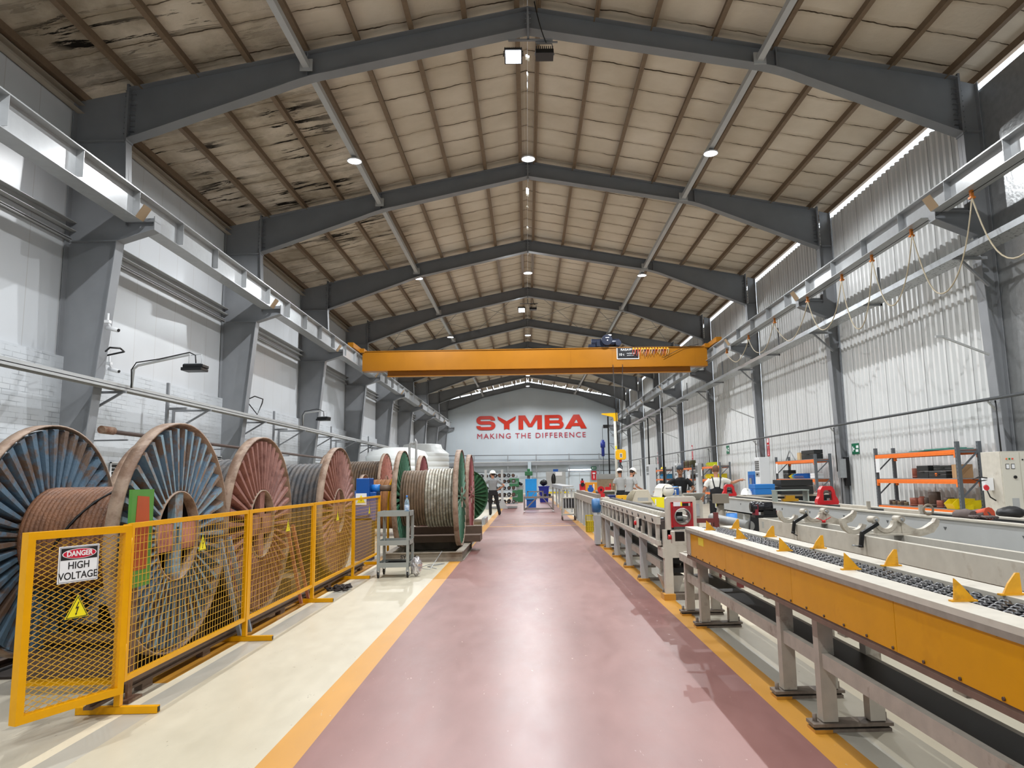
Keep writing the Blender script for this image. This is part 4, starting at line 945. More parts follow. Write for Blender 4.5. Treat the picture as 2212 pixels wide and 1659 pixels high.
# ================================================================= head frame with red ring
def head_frame():
    t = T('extrusion_head_frame', 'cream machine frame holding a square red plate with a round opening', 'machine', (1.5, 9.05, 0))
    P = MACH
    b = MB(); b.prism([(.04, .72), (.04, 1.22), (.06, 1.245), (.40, 1.245), (.42, 1.22), (.42, .72), (.37, .72), (.37, 1.17), (.10, 1.17), (.10, .72)], 'y', 0, .1); b.build('upper_frame', P, t, bev=.004)
    b = MB(); b.box(-.0, .44, .0, .1, .62, .84); b.box(-.02, .44, .0, .35, .50, .62); b.build('cross_head', P, t)
    # red plate with ring opening
    cx, cz, r = .235, 1.005, .09; n = 40; vs = []; fs = []
    hx = .125
    def sq(a):
        c, s = cos(a), sin(a); k = hx/max(abs(c), abs(s)); return (c*k, s*k)
    b = MB()
    for yy in (-.05, .0):
        for i in range(n):
            a = 2*pi*(i+.5)/n; b.v.append((cx+r*cos(a), yy, cz+r*sin(a)))
        for i in range(n):
            a = 2*pi*(i+.5)/n; q = sq(a); b.v.append((cx+q[0], yy, cz+q[1]))
    for i in range(n):
        j = (i+1) % n
        for f in ((i, j, n+j, n+i), (2*n+i, 3*n+i, 3*n+j, 2*n+j), (i, 2*n+i, 2*n+j, j), (n+i, n+j, 3*n+j, 3*n+i)): b.f.append(list(f)); b.mi.append(0); b.sm.append(False)
    rp = b.build('red_plate', mat('worn_crimson_plate', '#9c1420', .45, var=.12, vscale=9, col2='#6d1a20', mix=.62), t)
    b = MB(); b.lathe([(r, -.06), (r+.012, -.06), (r+.012, .09), (r, .09), (r, -.06)], (cx, 0, cz), 'y', 36); b.build('ring_tube', mat('bare_steel_ring', '#9a948e', .35, metal=.6), rp)
    b = MB(); b.box(.11, .36, -.03, .0, 1.165, 1.18); b.box(.10, .125, -.03, .0, .87, 1.18); b.box(.345, .37, -.03, .0, .87, 1.18); b.build('red_bracket', RED, t)
    b = MB(); b.box(.13, .215, -.045, -.03, 1.10, 1.18); s = b.build('control_plate', WHITE, t); b = MB(); b.box(.215, .235, -.045, -.03, 1.10, 1.18); b.build('yellow_edge', SIGNY, s); b = MB(); b.cyl((.155, -.05, 1.12), (.155, -.045, 1.12), .006, 8); b.build('knob', BLK, s)
    b = MB(); b.box(.25, .32, -.02, .04, 1.09, 1.18); b.build('black_block', BLK, t)
    b = MB(); b.cyl((.18, .05, 1.25), (.18, .05, 1.33), .012, 8); b.cyl((.24, .05, 1.25), (.24, .05, 1.37), .018, 8); b.cyl((.06, .05, 1.35), (.24, .05, 1.36), .009, 8); b.build('valve_stem', GALV, t)
    # legs
    for x in (.0, .33):
        b = MB(); b.box(x, x+.1, .0, .1, .07, .5); b.build('leg', P, t)
    b = MB(); b.box(-.03, .50, -.05, .16, 0.0, .07); p = b.build('base_plate', DIRTM, t); b = MB(); b.box(-.032, .11, -.052, .17, .001, .072); b.build('yellow_corner', F_YEL, p); b = MB(); bolt(b, .0, .12, .07); b.build('bolt', DIRTM, p)
    b = MB(); b.prism([(-.02, .26), (.28, .26), (.2, .06), (.06, .06)], 'y', .2, .5); b.build('drip_hopper', MACHD, t)
    b = MB(); b.cyl((.3, .2, .3), (.3, .2, .42), .06, 14); b.box(.13, .34, .15, .45, .3, .36); b.box(.1, .35, .12, .5, .42, .5); b.build('motor_block', BLKM, t)
head_frame()
# ================================================================= cream roller line beyond
def roller_line():
    t = T('roller_conveyor', 'long cream roller conveyor with square openings along its side', 'conveyor', (1.44, 0, 0))
    ya, yb = 9.17, 16.35
    b = MB(); b.box(0, .05, ya, yb, .90, .99); b.build('side_rail', MACH, t)
    b = MB(); b.box(0, .05, ya, yb, .64, .70); b.box(.4, .45, ya, yb, .64, .99); b.build('side_rail', MACH, t)
    y = ya+.1; k = 0
    while y < yb:
        b = MB(); b.box(.002, .05, y-.025, y+.025, .70, .90); b.build('rail_post', MACH, t)
        b = MB(); b.cyl((.06, y+.2, .95), (.39, y+.2, .95), .032, 12); b.build('roller', GALV, t)
        b = MB(); b.bar((-.006, y+.15, .935), (-.006, y+.22, .955), .008, .03); b.build('clip', BLK, t)
        y += .6; k += 1
    b = MB(); b.box(.06, .4, ya, yb, .66, .67); b.box(.2, .21, ya, yb, .67, .9); b.build('tray_with_shade_plate', BLKM, t)  # tray plus an added black upright that stands in for shade behind the openings
    b = MB(); b.box(-.0, .06, ya, yb, .992, 1.0); b.box(.12, .2, ya, yb, 1.0, 1.03); b.build('top_strip', MACH, t)
    b = MB(); b.box(.22, .33, ya, yb, 1.0, 1.05); b.build('black_guide', BLKM, t)
    b = MB(); y = ya+.15
    for y in [ya+.2*i for i in range(36)]: b.box(.05, .13, y, y+.05, .99, 1.045)
    b.build('guide_tooth', MACH, t)
    for y in (10.77, 12.32, 13.98, 15.5, 16.3):
        for x in (.07, .38):
            b = MB(); b.box(x-.05, x+.05, y-.05, y+.05, .03, .64); b.build('leg', MACHD if y > 16 else MGREY, t)
        b = MB(); b.box(-.02, .5, y-.07, y+.07, 0, .03); p = b.build('base_plate', DIRTM, t); b = MB(); b.box(-.025, .14, y-.072, y+.072, .001, .032); b.build('yellow_corner', F_YEL, p)
        
        for bx in (.0, .47): b = MB(); bolt(b, bx, y+.04, .03); b.build('bolt', DIRTM, p)
    b = MB(); b.box(.1, .14, 9.6, 16.3, .30, .40); b.box(.36, .4, 9.6, 16.3, .3, .4); b.build('lower_beam', MACHD, t); b = MB(); b.box(.14, .36, 9.6, 16.3, .34, .42); b.build('belt', BLK, t)
    b = MB(); b.lathe([(0, -.1), (.14, -.1), (.16, -.07), (.16, .07), (.14, .09), (0, .09)], (-.06, yb+.2, .87), 'x', 28); b.build('blue_motor', mat('dusty_blue_drum', '#3a6ea0', .45, var=.1), t, bev=0)
    b = MB(); b.box(-.12, .42, yb-.05, yb+.35, .55, .66); b.box(-.12, .0, yb-.05, yb+.3, .03, .55); b.build('motor_stand', MGREY, t)
    b = MB(); b.box(-.07, -.03, 10.2, 10.28, .82, .92); s = b.build('stop_box', BLKM, t); b = MB(); b.box(-.1, -.07, 10.18, 10.3, .8, .93); b.build('box_front', MACH, s); b = MB(); b.cyl((-.1, 10.24, .86), (-.13, 10.24, .86), .03, 12); b.build('red_button', RED, s)
roller_line()
def far_bench():
    t = T('pipe_bench', 'long grey steel bench line on plain legs beyond the blue motor', 'bench', (1.55, 0, 0))
    b = MB(); b.box(0, .5, 19.2, 27.2, .93, .96); b.box(0, .03, 19.2, 27.2, .78, .93); b.box(.47, .5, 19.2, 27.2, .78, .93); b.build('bench_top', MACHD, t)
    b = MB(); b.box(.1, .2, 19.2, 27.2, .96, 1.06); b.build('top_beam', mat('brownish_beam', '#8b8178', .5), t)
    y = 19.4
    while y < 27.3:
        b = MB(); b.box(.02, .1, y-.05, y+.05, 0, .8); b.build('leg', MGREY, t); b = MB(); b.box(.4, .48, y-.05, y+.05, 0, .8); b.build('leg', MGREY, t); y += 1.3
    t = T('table_line', 'pale grey raised table line further down the red lane', 'bench', (1.35, 0, 0))
    b = MB(); b.box(0, .5, 32, 46, 1.1, 1.16); b.box(0, .04, 32, 46, .98, 1.1); b.build('bench_top', MGREY, t)
    for y in (32.3, 36, 40, 45.6):
        for x in (.05, .42): b = MB(); b.box(x-.04, x+.04, y-.05, y+.05, 0, 1.0); b.build('leg', MGREY, t)
far_bench()
# ================================================================= second line: cream beam with pipe cradles
def cradle_line():
    t = T('cradle_bed', 'cream beam line carrying two sets of curved pipe cradles', 'machine', (2.74, 0, 0))
    ya, yb = 2.6, 9.2
    b = MB(); b.box(0, .05, ya, yb, .79, .955); b.box(.34, .39, ya, yb, .79, .955); b.box(.05, .34, yb-.05, yb, .79, .955); b.build('main_beam', MACH, t)
    b = MB(); b.box(.05, .34, ya, yb-.05, .80, .83); b.build('black_bed', BLK, t)
    b = MB(); b.box(.02, .05, ya, yb, .74, .79); b.build('lower_lip', mat('dull_brown_lip', '#7d6f60', .6), t)  # lip under the main beam in one even dull brown
    b = MB(); b.box(.1, .15, ya, yb, .58, .70); b.build('lower_beam', MACH, t)
    for y in (3.2, 5.05, 6.9, 9.05):
        for x in (.08, .33):
            b = MB(); b.box(x-.04, x+.04, y-.05, y+.05, .03, .79); b.build('leg', MGREY, t)
        b = MB(); b.box(-.02, .45, y-.08, y+.08, 0, .03); p = b.build('base_plate', DIRTM, t); 
        for bx in (.01, .42): b = MB(); bolt(b, bx, y, .03); b.build('bolt', DIRTM, p)
    b = MB(); b.box(-.001, .0, 9.0, 9.08, .84, .92); b.build('square_mark', mat('faint_mark', '#a9aaa4', .5), t)
cradle_line()
def cup(r, th, w, x, y, z, a0=pi, a1=2*pi, n=18):
    b = MB(); P = [(x+r*cos(a0+(a1-a0)*i/n), z+r*sin(a0+(a1-a0)*i/n)) for i in range(n+1)]; Q = [(x+(r+th)*cos(a0+(a1-a0)*i/n), z+(r+th)*sin(a0+(a1-a0)*i/n)) for i in range(n+1)]
    for i in range(n): b.prism([P[i], P[i+1], Q[i+1], Q[i]], 'y', y-w/2, y+w/2)
    return b
def cradle(y, label, red):
    t = T('pipe_cradle', label, 'pipe cradle', (0, y, 0)); CR = mat('worn_cream_casting', '#bdb6a8', .4, var=.12, vscale=9, col2='#93887a', mix=.62)
    w = .06
    cup(.07, .04, w, 2.685, 0, 1.075, radians(165), radians(345)).build('open_jaw', CR, t)
    cup(.066, .034, w, 2.965, 0, 1.075, pi, 2*pi).build('middle_cup', CR, t)
    b = MB(); n = 16; P = [(3.12+.14*(1-cos(pi/2*i/n))+.12*i/n, 1.03-.0*i-.085*sin(pi*i/n)+.04*i/n) for i in range(n+1)]
    pts = [(3.10, 1.07)]+[(3.12+.27*i/n, 1.06-.06*sin(pi*min(1, i/n*1.02))) for i in range(n+1)]+[(3.41, 1.09), (3.44, 1.075), (3.43, 1.03), (3.38, .97), (3.28, .94), (3.18, .93), (3.145, .968), (3.10, .968)]
    b.prism(pts, 'y', -w/2, w/2); b.build('side_jaw', CR, t)
    b = MB(); b.prism([(2.87, .965), (3.12, .965), (3.12, 1.07), (3.05, 1.07), (3.05, 1.06), (3.03, 1.02), (3.0, 1.0), (2.96, .99), (2.92, 1.0), (2.89, 1.03), (2.87, 1.09)], 'y', -.02, .02); b.build('web_plate', CR, t)
    b = MB(); b.box(2.85, 3.16, -.09, .09, .955, .967); b.build('foot_plate', CR, t)
    for x in (2.865, 3.09):
        b = MB(); b.cyl((x, -.06, 1.09), (x, .06, 1.09), .03, 16); p = b.build('pivot_roller', CR, t); b = MB(); b.cyl((x, -.075, 1.09), (x, .075, 1.09), .012, 10); b.build('pin', GALV, p)
    b = MB(); b.bar((2.865, -.08, 1.06), (2.72, -.09, .98), .03, .03); b.bar((2.72, -.09, .99), (2.70, -.09, .87), .03, .03); b.cyl((2.70, -.09, .88), (2.70, -.09, .86), .022, 12); b.build('clamp_lever', BLKM, t)
    b = MB(); b.cyl((2.70, -.06, .865), (2.70, -.2, .845) if red else (2.62, -.1, .88), .006, 8); b.build('lever_handle', BLKM if red else GALV, t)
    if red:
        b = MB(); b.cyl((3.05, -.07, .968), (3.05, -.07, .995), .02, 12); b.cyl((3.04, -.07, .99), (2.97, -.07, 1.02), .004, 6); b.cyl((3.06, -.07, .99), (3.13, -.07, 1.025), .004, 6); b.build('red_wing_nut', RED, t)
cradle(8.0, 'curved cream pipe cradle with a small red wing nut, further along the beam', 1)
cradle(6.4, 'curved cream pipe cradle nearer the camera, without any red nut', 0)
t = T('drive_motor', 'black and red drive motor at the far end of the cradle beam', 'motor', (2.86, 9.35, .956))
b = MB(); b.cyl((-.14, 0, .13), (.1, -.02, .13), .065, 20); b.lathe([(0, -.17), (.06, -.17), (.075, -.14), (.075, -.1)], (0, 0, .13), 'x', 20); b.build('motor_body', mat('glossy_black_motor', '#2a2b2e', .25, metal=.5), t)
b = MB(); b.box(-.02, .14, -.06, .07, .03, .11); b.box(-.14, .2, -.08, .08, 0, .03); b.build('gearbox', BLKM, t)
b = MB(); b.box(-.13, -.09, -.07, .07, .02, .16); b.box(.16, .2, -.04, .04, .03, .08); b.build('red_bracket', mat('dark_red_bracket', '#8a2030', .45), t)
b = MB(); b.tube([(2.66, 9.3, .95), (2.64, 9.28, .8), (2.68, 9.3, .6)], .01, 6); tag(b.build('motor_cable', BLK), 'black cable hanging from the drive motor of the cradle beam', 'cable')
t = T('grey_pipe', 'thick grey pipe lying behind the chain conveyor', 'pipe', (0, 0, 0)); b = MB(); b.tube([(2.66, 11.2, .86), (2.62, 10.4, .86), (2.66, 9.32, .85)], .065, 16); b.build('pipe', mat('dull_grey_pipe', '#8a8b89', .45, var=.1), t)
b = MB(); 
for y in (11.0, 9.9): b.box(2.6, 2.7, y-.04, y+.04, 0, .8)
b.build('pipe_rest', mat('maroon_rest', '#6b2c2a', .5), t)
t = T('maroon_frame', 'maroon steel frame with cross bars behind the red plate', 'frame', (2.1, 10.3, 0)); MR = mat('maroon_paint', '#6b2c2a', .5)
for x in (0, .38): b = MB(); b.box(x-.03, x+.03, -.03, .03, 0, .98); b.build('upright', MR, t)
b = MB(); b.box(-.1, .42, -.025, .025, .84, .9); b.box(-.1, .42, -.025, .025, .6, .65); b.build('cross_bar', MR, t)
# ================================================================= third line: grey box beam
def box_beam():
    t = T('box_section_bed', 'long cool grey box beam on legs in front of the orange racks', 'machine', (3.6, 0, 0))
    ya, yb = 3.5, 14.7
    b = MB(); b.box(0, .04, ya, yb, .83, 1.07); b.box(.46, .5, ya, yb, .83, 1.07); b.box(.0, .5, yb-.04, yb, .83, 1.07); b.box(0, .5, ya, yb, .83, .85); b.build('beam', MGREY, t)
    b = MB(); b.box(-.015, .08, ya, yb, 1.07, 1.085); b.box(.42, .515, ya, yb, 1.07, 1.085); b.build('top_lip', MACH, t)
    b = MB(); b.box(.12, .38, ya, yb-.05, 1.0, 1.02); b.build('bed', BLKM, t)
    b = MB()
    y = 5.5
    while y < yb: b.prism([(y, 1.0), (y+.05, 1.0), (y+.025, .97)], 'x', -.003, 0); y += 1.05
    b.build('latch_mark', mat('small_dark_slot', '#55585a', .5), t)
    for y in (4.2, 6.4, 8.6, 10.8, 12.8, 14.4):
        for x in (.07, .43): b = MB(); b.box(x-.05, x+.05, y-.05, y+.05, 0, .83); b.build('leg', MGREY, t)
    b = MB(); b.box(-.006, 0, 14.35, 14.55, .88, 1.02); s = b.build('warning_label', SIGNY, t); b = MB(); b.prism([(14.42, .9), (14.5, .9), (14.46, .98)], 'x', -.009, -.006); b.build('label_print', INK, s)
box_beam()
def red_clamp(y, label, s=1.0):
    t = T('red_clamp_frame', label, 'clamp', (3.84, y, 1.086))
    b = MB(); o = [(-.21, 0), (.21, 0), (.21, .05), (.15, .12), (.14, .19), (.09, .245), (-.09, .245), (-.14, .19), (-.15, .12), (-.21, .05)]; i_ = [(-.09, .05), (.09, .05), (.08, .12), (.085, .16), (.06, .19), (-.06, .19), (-.085, .16), (-.08, .12)]
    N_ = 40
    def ring(poly, n):
        L_ = [0]
        for k in range(len(poly)): L_.append(L_[-1]+(V(poly[(k+1) % len(poly)])-V(poly[k])).length)
        out = []
        for k in range(n):
            d = L_[-1]*k/n; j = max(q for q in range(len(poly)) if L_[q] <= d+1e-9); f = (d-L_[j])/(L_[j+1]-L_[j]); out.append(V(poly[j]).lerp(V(poly[(j+1) % len(poly)]), f))
        return out
    def polar(poly, a):
        best = None; d = V((cos(a), sin(a))); c = V((0, .12))
        for k in range(len(poly)):
            p, q = V(poly[k])-c, V(poly[(k+1) % len(poly)])-c; e = q-p; den = d.x*e.y-d.y*e.x
            if abs(den) < 1e-9: continue
            tt = (p.x*e.y-p.y*e.x)/den; u = (p.x*d.y-p.y*d.x)/den
            if tt > 0 and -1e-6 <= u <= 1+1e-6 and (best is None or tt > best): best = tt
        return c+d*best
    A = [polar(o, 2*pi*(k+.5)/N_) for k in range(N_)]; B_ = [polar(i_, 2*pi*(k+.5)/N_) for k in range(N_)]
    for k in range(N_):
        j = (k+1) % N_; b.prism([tuple(B_[k]), tuple(B_[j]), tuple(A[j]), tuple(A[k])], 'y', -.05, .05)
    b.v = [(p[0]*s*.7, p[1], p[2]*s) for p in b.v]
    b.build('clamp_body', RED, t)
    b = MB(); b.tube([(-.05*s, -.02, .06*s), (-.048*s, -.02, .14*s), (-.02*s, -.02, .16*s), (.02*s, -.02, .16*s), (.048*s, -.02, .14*s), (.05*s, -.02, .06*s)], .009, 8); b.build('jaw_ring', mat('grey_jaw', '#5d5a54', .5), t)
    b = MB(); b.box(-.045*s, .045*s, -.03, .03, .085*s, .13*s); b.build('jaw_block', BLKM, t)
red_clamp(9.73, 'red arched clamp frame on the grey box beam in front of the nearer column')
red_clamp(14.45, 'red arched clamp frame on the far end of the box beam beside the overalled man', .95)
t = T('yellow_vise', 'low yellow clamp block under a grey plate on the box beam', 'clamp', (3.84, 11.1, 1.086)); b = MB(); b.box(-.12, .12, -.04, .04, 0, .04); b.box(-.07, .07, -.03, .03, .04, .09); b.build('block', mat('amber_paint', '#dba21a', .4), t)
b = MB(); b.box(-.24, .26, -.12, .12, .16, .175); b.box(-.24, -.22, -.1, .1, 0, .16); b.box(.24, .26, -.1, .1, 0, .16); b.build('plate', mat('greenish_grey_plate', '#8d9690', .4), t)
b = MB(); b.tube([(3.64+.045*cos(a), 6.9, 1.14+.045*sin(a)) for a in [2*pi*i/20 for i in range(20)]], .011, 8, closed=True); tag(b.build('lifting_ring', mat('brown_ring', '#7d6f5e', .5)), 'steel lifting ring standing on the edge of the grey box beam', 'ring')
for k, (y, x) in enumerate(((8.7, 3.7), (7.6, 3.7))):
    t = T('angle_strip', ['cream steel strip with a bent end lying on the box beam by the red clamp', 'cream steel strip with a bent end lying on the box beam near the lifting ring'][k], 'strip', (x, y, 1.086)); b = MB(); b.box(-.02, .02, -.45, .25, 0, .03); b.box(-.02, .02, -.47, -.45, 0, .09); b.build('strip', MACHD, t)
random.seed(4)
def bag(name, label, x, y, z, sx, sy, sz, m, seed, cat):
    random.seed(seed); b = MB(); b.sphere((0, 0, 0), 1, 16, 10); b.v = [(p[0]*sx*random.uniform(.85, 1.1), p[1]*sy*random.uniform(.85, 1.1), p[2]*sz*random.uniform(.85, 1.1)) for p in b.v]; zm = min(p[2] for p in b.v); b.v = [(p[0], p[1], p[2]-zm) for p in b.v]
    return tag(b.build(name, m, loc=(x, y, z)), label, cat)
t = T('work_gloves', 'pair of grey work gloves with an orange-red cuff lying on the box beam', 'gloves', (3.72, 6.35, 1.086))
for k, (dx, m) in enumerate(((0, mat('grey_brown_fabric', '#5f5350', .8)), (.05, mat('grey_brown_fabric', '#5f5350', .8)))):
    b = MB(); b.tube([(dx, .25-.1*k, .02), (dx+.02, .12-.1*k, .03), (dx, -.02-.1*k, .025)], [.035, .05, .04], 10)
    for f in range(5): b.tube([(dx-.04+.02*f, -.02-.1*k, .022), (dx-.05+.024*f, -.1-.1*k, .015)], .011, 6)
    b.build('glove', m, t)
b = MB(); b.tube([(.06, .0, .03), (.08, -.12, .045)], [.045, .055], 10); b.build('cuff', mat('orange_red_cuff', '#c04a2a', .7), t)
bag('black_tool_bag', 'black tool bag standing behind the box beam near the electrical cabinet', 5.1, 7.9, .96, .15, .12, .07, mat('black_bag', '#17181a', .5), 8, 'bag')
t = T('bag_table', 'low table carrying the black tool bag behind the box beam', 'table', (5.1, 7.9, 0)); b = MB(); b.box(-.5, .5, -.4, .4, .92, .95); b.build('top', MACHD, t)
for x in (-.45, .45):
    for y in (-.35, .35): b = MB(); b.box(x-.02, x+.02, y-.02, y+.02, 0, .92); b.build('leg', MGREY, t)
t = T('grey_cylinder', 'dull grey cylinder standing behind the box beam by the electrical cabinet', 'cylinder', (5.35, 7.75, .95)); b = MB(); b.lathe([(0, 0), (.09, 0), (.09, .24), (0, .24)], n=20); b.build('body', mat('dull_grey_drum', '#7d7c79', .5), t); b = MB(); b.lathe([(.09, .1), (.094, .11), (.09, .12)], n=20); b.build('seam', GALV, t)
# ================================================================= orange pallet racks along the corrugated wall
RX0, RX1 = 9.2, 9.68
def rack(label, y0, y1, h=2.14, levels=(.64, 1.32, 1.96), grp='orange and grey shelf racks'):
    t = T('pallet_rack', label, 'rack', (RX0, y0, 0), group=grp); L = y1-y0; D = RX1-RX0
    for y in (0, L):
        for x in (0, D):
            b = MB(); b.box(x-.04, x+.04, y-.035, y+.035, 0, h); u = b.build('upright', RACKG, t)
            b = MB()
            for k in range(int(h/.08)): b.box(x-.041, x-.04, y-.008, y+.008, .1+k*.08, .13+k*.08)
            b.build('post_slot', BLK, u)
        b = MB(); z = .3
        for k in range(3): b.bar((0, y, z), (D, y, z+.45), .03, .03); z += .6
        b.box(0, D, y-.012, y+.012, h-.25, h-.2); b.box(0, D, y-.012, y+.012, .25, .3); b.build('brace', RACKG, t)
    for z in levels:
        for x in (-.01, D+.01):
            b = MB(); b.box(x-.022, x+.022, .03, L-.03, z-.1, z); b.box(x-.026, x-.022, .03, L-.03, z-.065, z-.035); b.box(x-.03, x+.03, .03, .09, z-.17, z+.0); b.box(x-.03, x+.03, L-.09, L-.03, z-.17, z); b.build('beam', ORG, t)
        b = MB()
        n = int(L/.5)
        for k in range(n): b.box(.02, D-.02, .06+k*(L-.12)/n, .06+(k+1)*(L-.12)/n-.008, z, z+.02)
        b.build('shelf_board', mat('grey_shelf_board', '#878b8c', .5), t)
    return t
R1 = rack('orange and grey pallet rack nearest the camera, beside the electrical cabinet', 15.6, 19.3)
R2 = rack('orange and grey pallet rack, second from the camera, beside the tall white air conditioner', 23.4, 27.1)
R3 = rack('orange and grey pallet rack behind the man in the white shirt and overalls', 35.1, 38.6)
R4 = rack('orange and grey pallet rack behind the man in the black shirt', 41.0, 44.3)
R5 = rack('orange and grey pallet rack furthest from the camera', 49, 52.5)
for k, (y, z) in enumerate(((19.1, 1.72), (26.9, 1.75), (38.6, 1.7))):
    b = MB(); b.box(9.14, 9.146, y-.09, y+.12, z-.22, z+.14); tag(b.build('paper_notice', WHITE), ['white paper notice hung on the far post of the nearest orange rack', 'white paper notice hung on the far post of the second orange rack', 'white paper notice on the orange rack behind the man in overalls'][k], 'notice')
CAST = mat('terracotta_casting', '#8a4a38', .6, var=.15, vscale=9); DBR = mat('dark_brown_casting', '#4a3a30', .6, var=.2, vscale=9); YB = mat('bright_yellow_bin', '#e6cf16', .4); BB = mat('blue_bin', '#1d5ba8', .4)
def pot(y, z, r, h, m, label, top=None, x=9.4):
    t = T('metal_die', label, 'die', (x, y, z)); b = MB(); b.lathe([(0, 0), (r, 0), (r, h*.75), (r*(top or 1), h), (0, h)], n=18); b.build('body', m, t); b = MB(); b.lathe([(r, h*.1), (r*1.06, h*.12), (r*1.06, h*.2), (r, h*.22)], n=18); b.build('collar', m, t)
def bin_(y, z, m, label, s=1.0, x=9.3, w=.3):
    t = T('storage_bin', label, 'bin', (x, y, z))
    b = MB(); h = .2*s; d = .35*s; w *= s
    b.prism([(-.05, 0), (d, 0), (d, h), (d-.01, h), (d-.01, .01), (-.04, .01), (-.11, h*.55), (-.12, h*.55)], 'y', -w/2+.01, w/2-.01)
    for y_ in (-w/2, w/2-.01): b.prism([(-.05, 0), (d, 0), (d, h), (.0, h), (-.12, h*.55)], 'y', y_, y_+.01)
    b.build('bin_body', m, t); b = MB(); b.box(d-.03, d+.01, -w/2-.008, w/2+.008, h-.012, h+.005); b.build('rim', m, t)
z0 = .662
for k, (y, r, h, m, lab) in enumerate(((17.85, .13, .2, CAST, 'broad terracotta die on the bottom shelf, first from the coiled clutter'), (17.55, .09, .24, CAST, 'narrow-necked terracotta die on the bottom shelf of the nearest rack'), (17.0, .13, .36, DBR, 'tallest brown die standing on the bottom shelf of the nearest rack'), (16.72, .11, .17, CAST, 'small orange-brown die on the bottom shelf beside the tallest one'), (16.42, .11, .24, DBR, 'dark brown die next to the yellow bins'), (17.3, .08, .22, DBR, 'thin dark die between the terracotta ones and the tallest die'))):
    pot(y, z0, r, h, m, lab, .6 if k == 1 else None)
bin_(16.1, z0, YB, 'yellow open bin on the nearest rack, the one nearer the brown dies', 1.1); bin_(15.83, z0, YB, 'yellow open bin on the nearest rack, between the other yellow ones', .95, x=9.45, w=.2); bin_(15.685, z0, YB, 'large yellow bin behind the corner post of the nearest rack', .5, x=9.3, w=.15)
for k in range(6):
    pot(18.2+.14*k, z0, .055+.01*(k % 3), .09+.03*(k % 2), DBR if k % 2 else mat('brassy_clutter', '#6f5d42', .5, var=.2), 'small brown fitting at the far end of the bottom shelf of the nearest rack', x=9.35)
for o in bpy.data.objects:
    if o.get('label', '').startswith('small brown fitting at the far end'): o['group'] = 'small fittings on the nearest rack'
zz = 1.342
def case(y, z, w, h, m, label, x=9.42, d=.3, hand=True):
    t = T('tool_case', label, 'case', (x, y, z)); b = MB(); b.box(-d/2, d/2, -w/2, w/2, 0, h*.55); b.build('case_bottom', m, t, bev=.01); b = MB(); b.box(-d/2, d/2, -w/2, w/2, h*.57, h); b.build('case_lid', m, t, bev=.01)
    if hand: b = MB(); b.tube([(-d/2, -w*.15, h*.5), (-d/2-.04, -w*.12, h*.5), (-d/2-.04, w*.12, h*.5), (-d/2, w*.15, h*.5)], .01, 6); b.build('handle', m, t)
BC = mat('black_case_plastic', '#1c1e1f', .45)
case(17.2, zz, .5, .3, BC, 'black plastic tool case on the middle shelf of the nearest rack'); case(16.55, zz, .7, .16, BC, 'flat black case with orange latch on the middle shelf of the nearest rack', d=.34)
case(16.42, zz+.17, .7, .12, BC, 'black lid-like tray lying on top of the flat case', x=9.45)
b = MB(); b.box(9.24, 9.26, 16.55, 16.62, zz+.05, zz+.12); tag(b.build('latch', ORG), 'orange latch on the flat black case of the nearest rack', 'latch')
pot(17.72, zz, .09, .24, CAST, 'terracotta cylinder alone on the middle shelf of the nearest rack')
t = T('cardboard_box', 'cardboard box at the near end of the middle shelf of the nearest rack', 'box', (9.42, 15.85, zz)); b = MB(); b.box(-.15, .15, -.14, .14, 0, .3); b.build('carton', mat('cardboard', '#a98560', .7), t); b = MB(); b.box(-.153, .153, -.02, .02, -.0, .302); b.build('tape', mat('packing_tape', '#b89a70', .3), t)
b = MB(); random.seed(1); b.prism([(9.22, 15.9), (9.66, 15.75), (9.7, 16.6), (9.6, 17.4), (9.25, 17.7), (9.18, 16.8)], 'z', 1.985, 2.0); b.prism([(9.25, 16.0), (9.6, 15.9), (9.62, 16.9), (9.3, 17.1)], 'z', 2.002, 2.02); tag(b.build('green_sheet', mat('teal_green_sheet', '#3d8272', .5, var=.1)), 'dark green plastic sheets lying on top of the nearest orange rack', 'sheet')
# rack two
for k in range(4): bin_(24.6+.22*k, zz, BB, 'dark blue bin on the middle shelf of the second rack, %s from the white box' % ORD[k], .85, w=.24)
bin_(25.5, zz, mat('light_blue_bin', '#3f9ad0', .4), 'light blue bin at the end of the blue bins of the second rack', .8, w=.24); bin_(25.8, zz, YB, 'small yellow bin beside the blue bins of the second rack', .7, w=.2)
case(23.9, zz, .4, .17, WHITE, 'white box on the middle shelf of the second rack', hand=False)
case(26.4, zz, .5, .3, BC, 'black machine part case on the middle shelf of the second rack')
for k in range(5): pot(25.0+.24*k, z0, .1, .42, mat('copper_brown_pipe', '#8b5a48', .5, var=.15), 'copper brown pipe piece standing in the row on the bottom shelf of the second rack')
for o in bpy.data.objects:
    if o.get('label', '').startswith('copper brown pipe piece'): o['group'] = 'pipe pieces on the second rack'
pot(24.2, z0, .13, .2, WHITE, 'white can on the bottom shelf of the second rack'); pot(23.8, z0, .12, .26, CAST, 'reddish casting beside the white can of the second rack'); pot(26.5, z0, .16, .12, DBR, 'flat dark disc stack on the bottom shelf of the second rack')
case(24.2, 1.982, 1.1, .3, BC, 'black crate on top of the second orange rack'); t = T('wooden_block', 'pale wooden block beside the black crate on the second rack', 'block', (9.4, 25.1, 1.982)); b = MB(); b.box(-.1, .1, -.12, .12, 0, .25); b.build('block', mat('pale_wood', '#c9ae84', .6), t); b = MB(); b.box(-.1, .1, -.01, .01, .25, .255); b.build('strap', BLK, t)
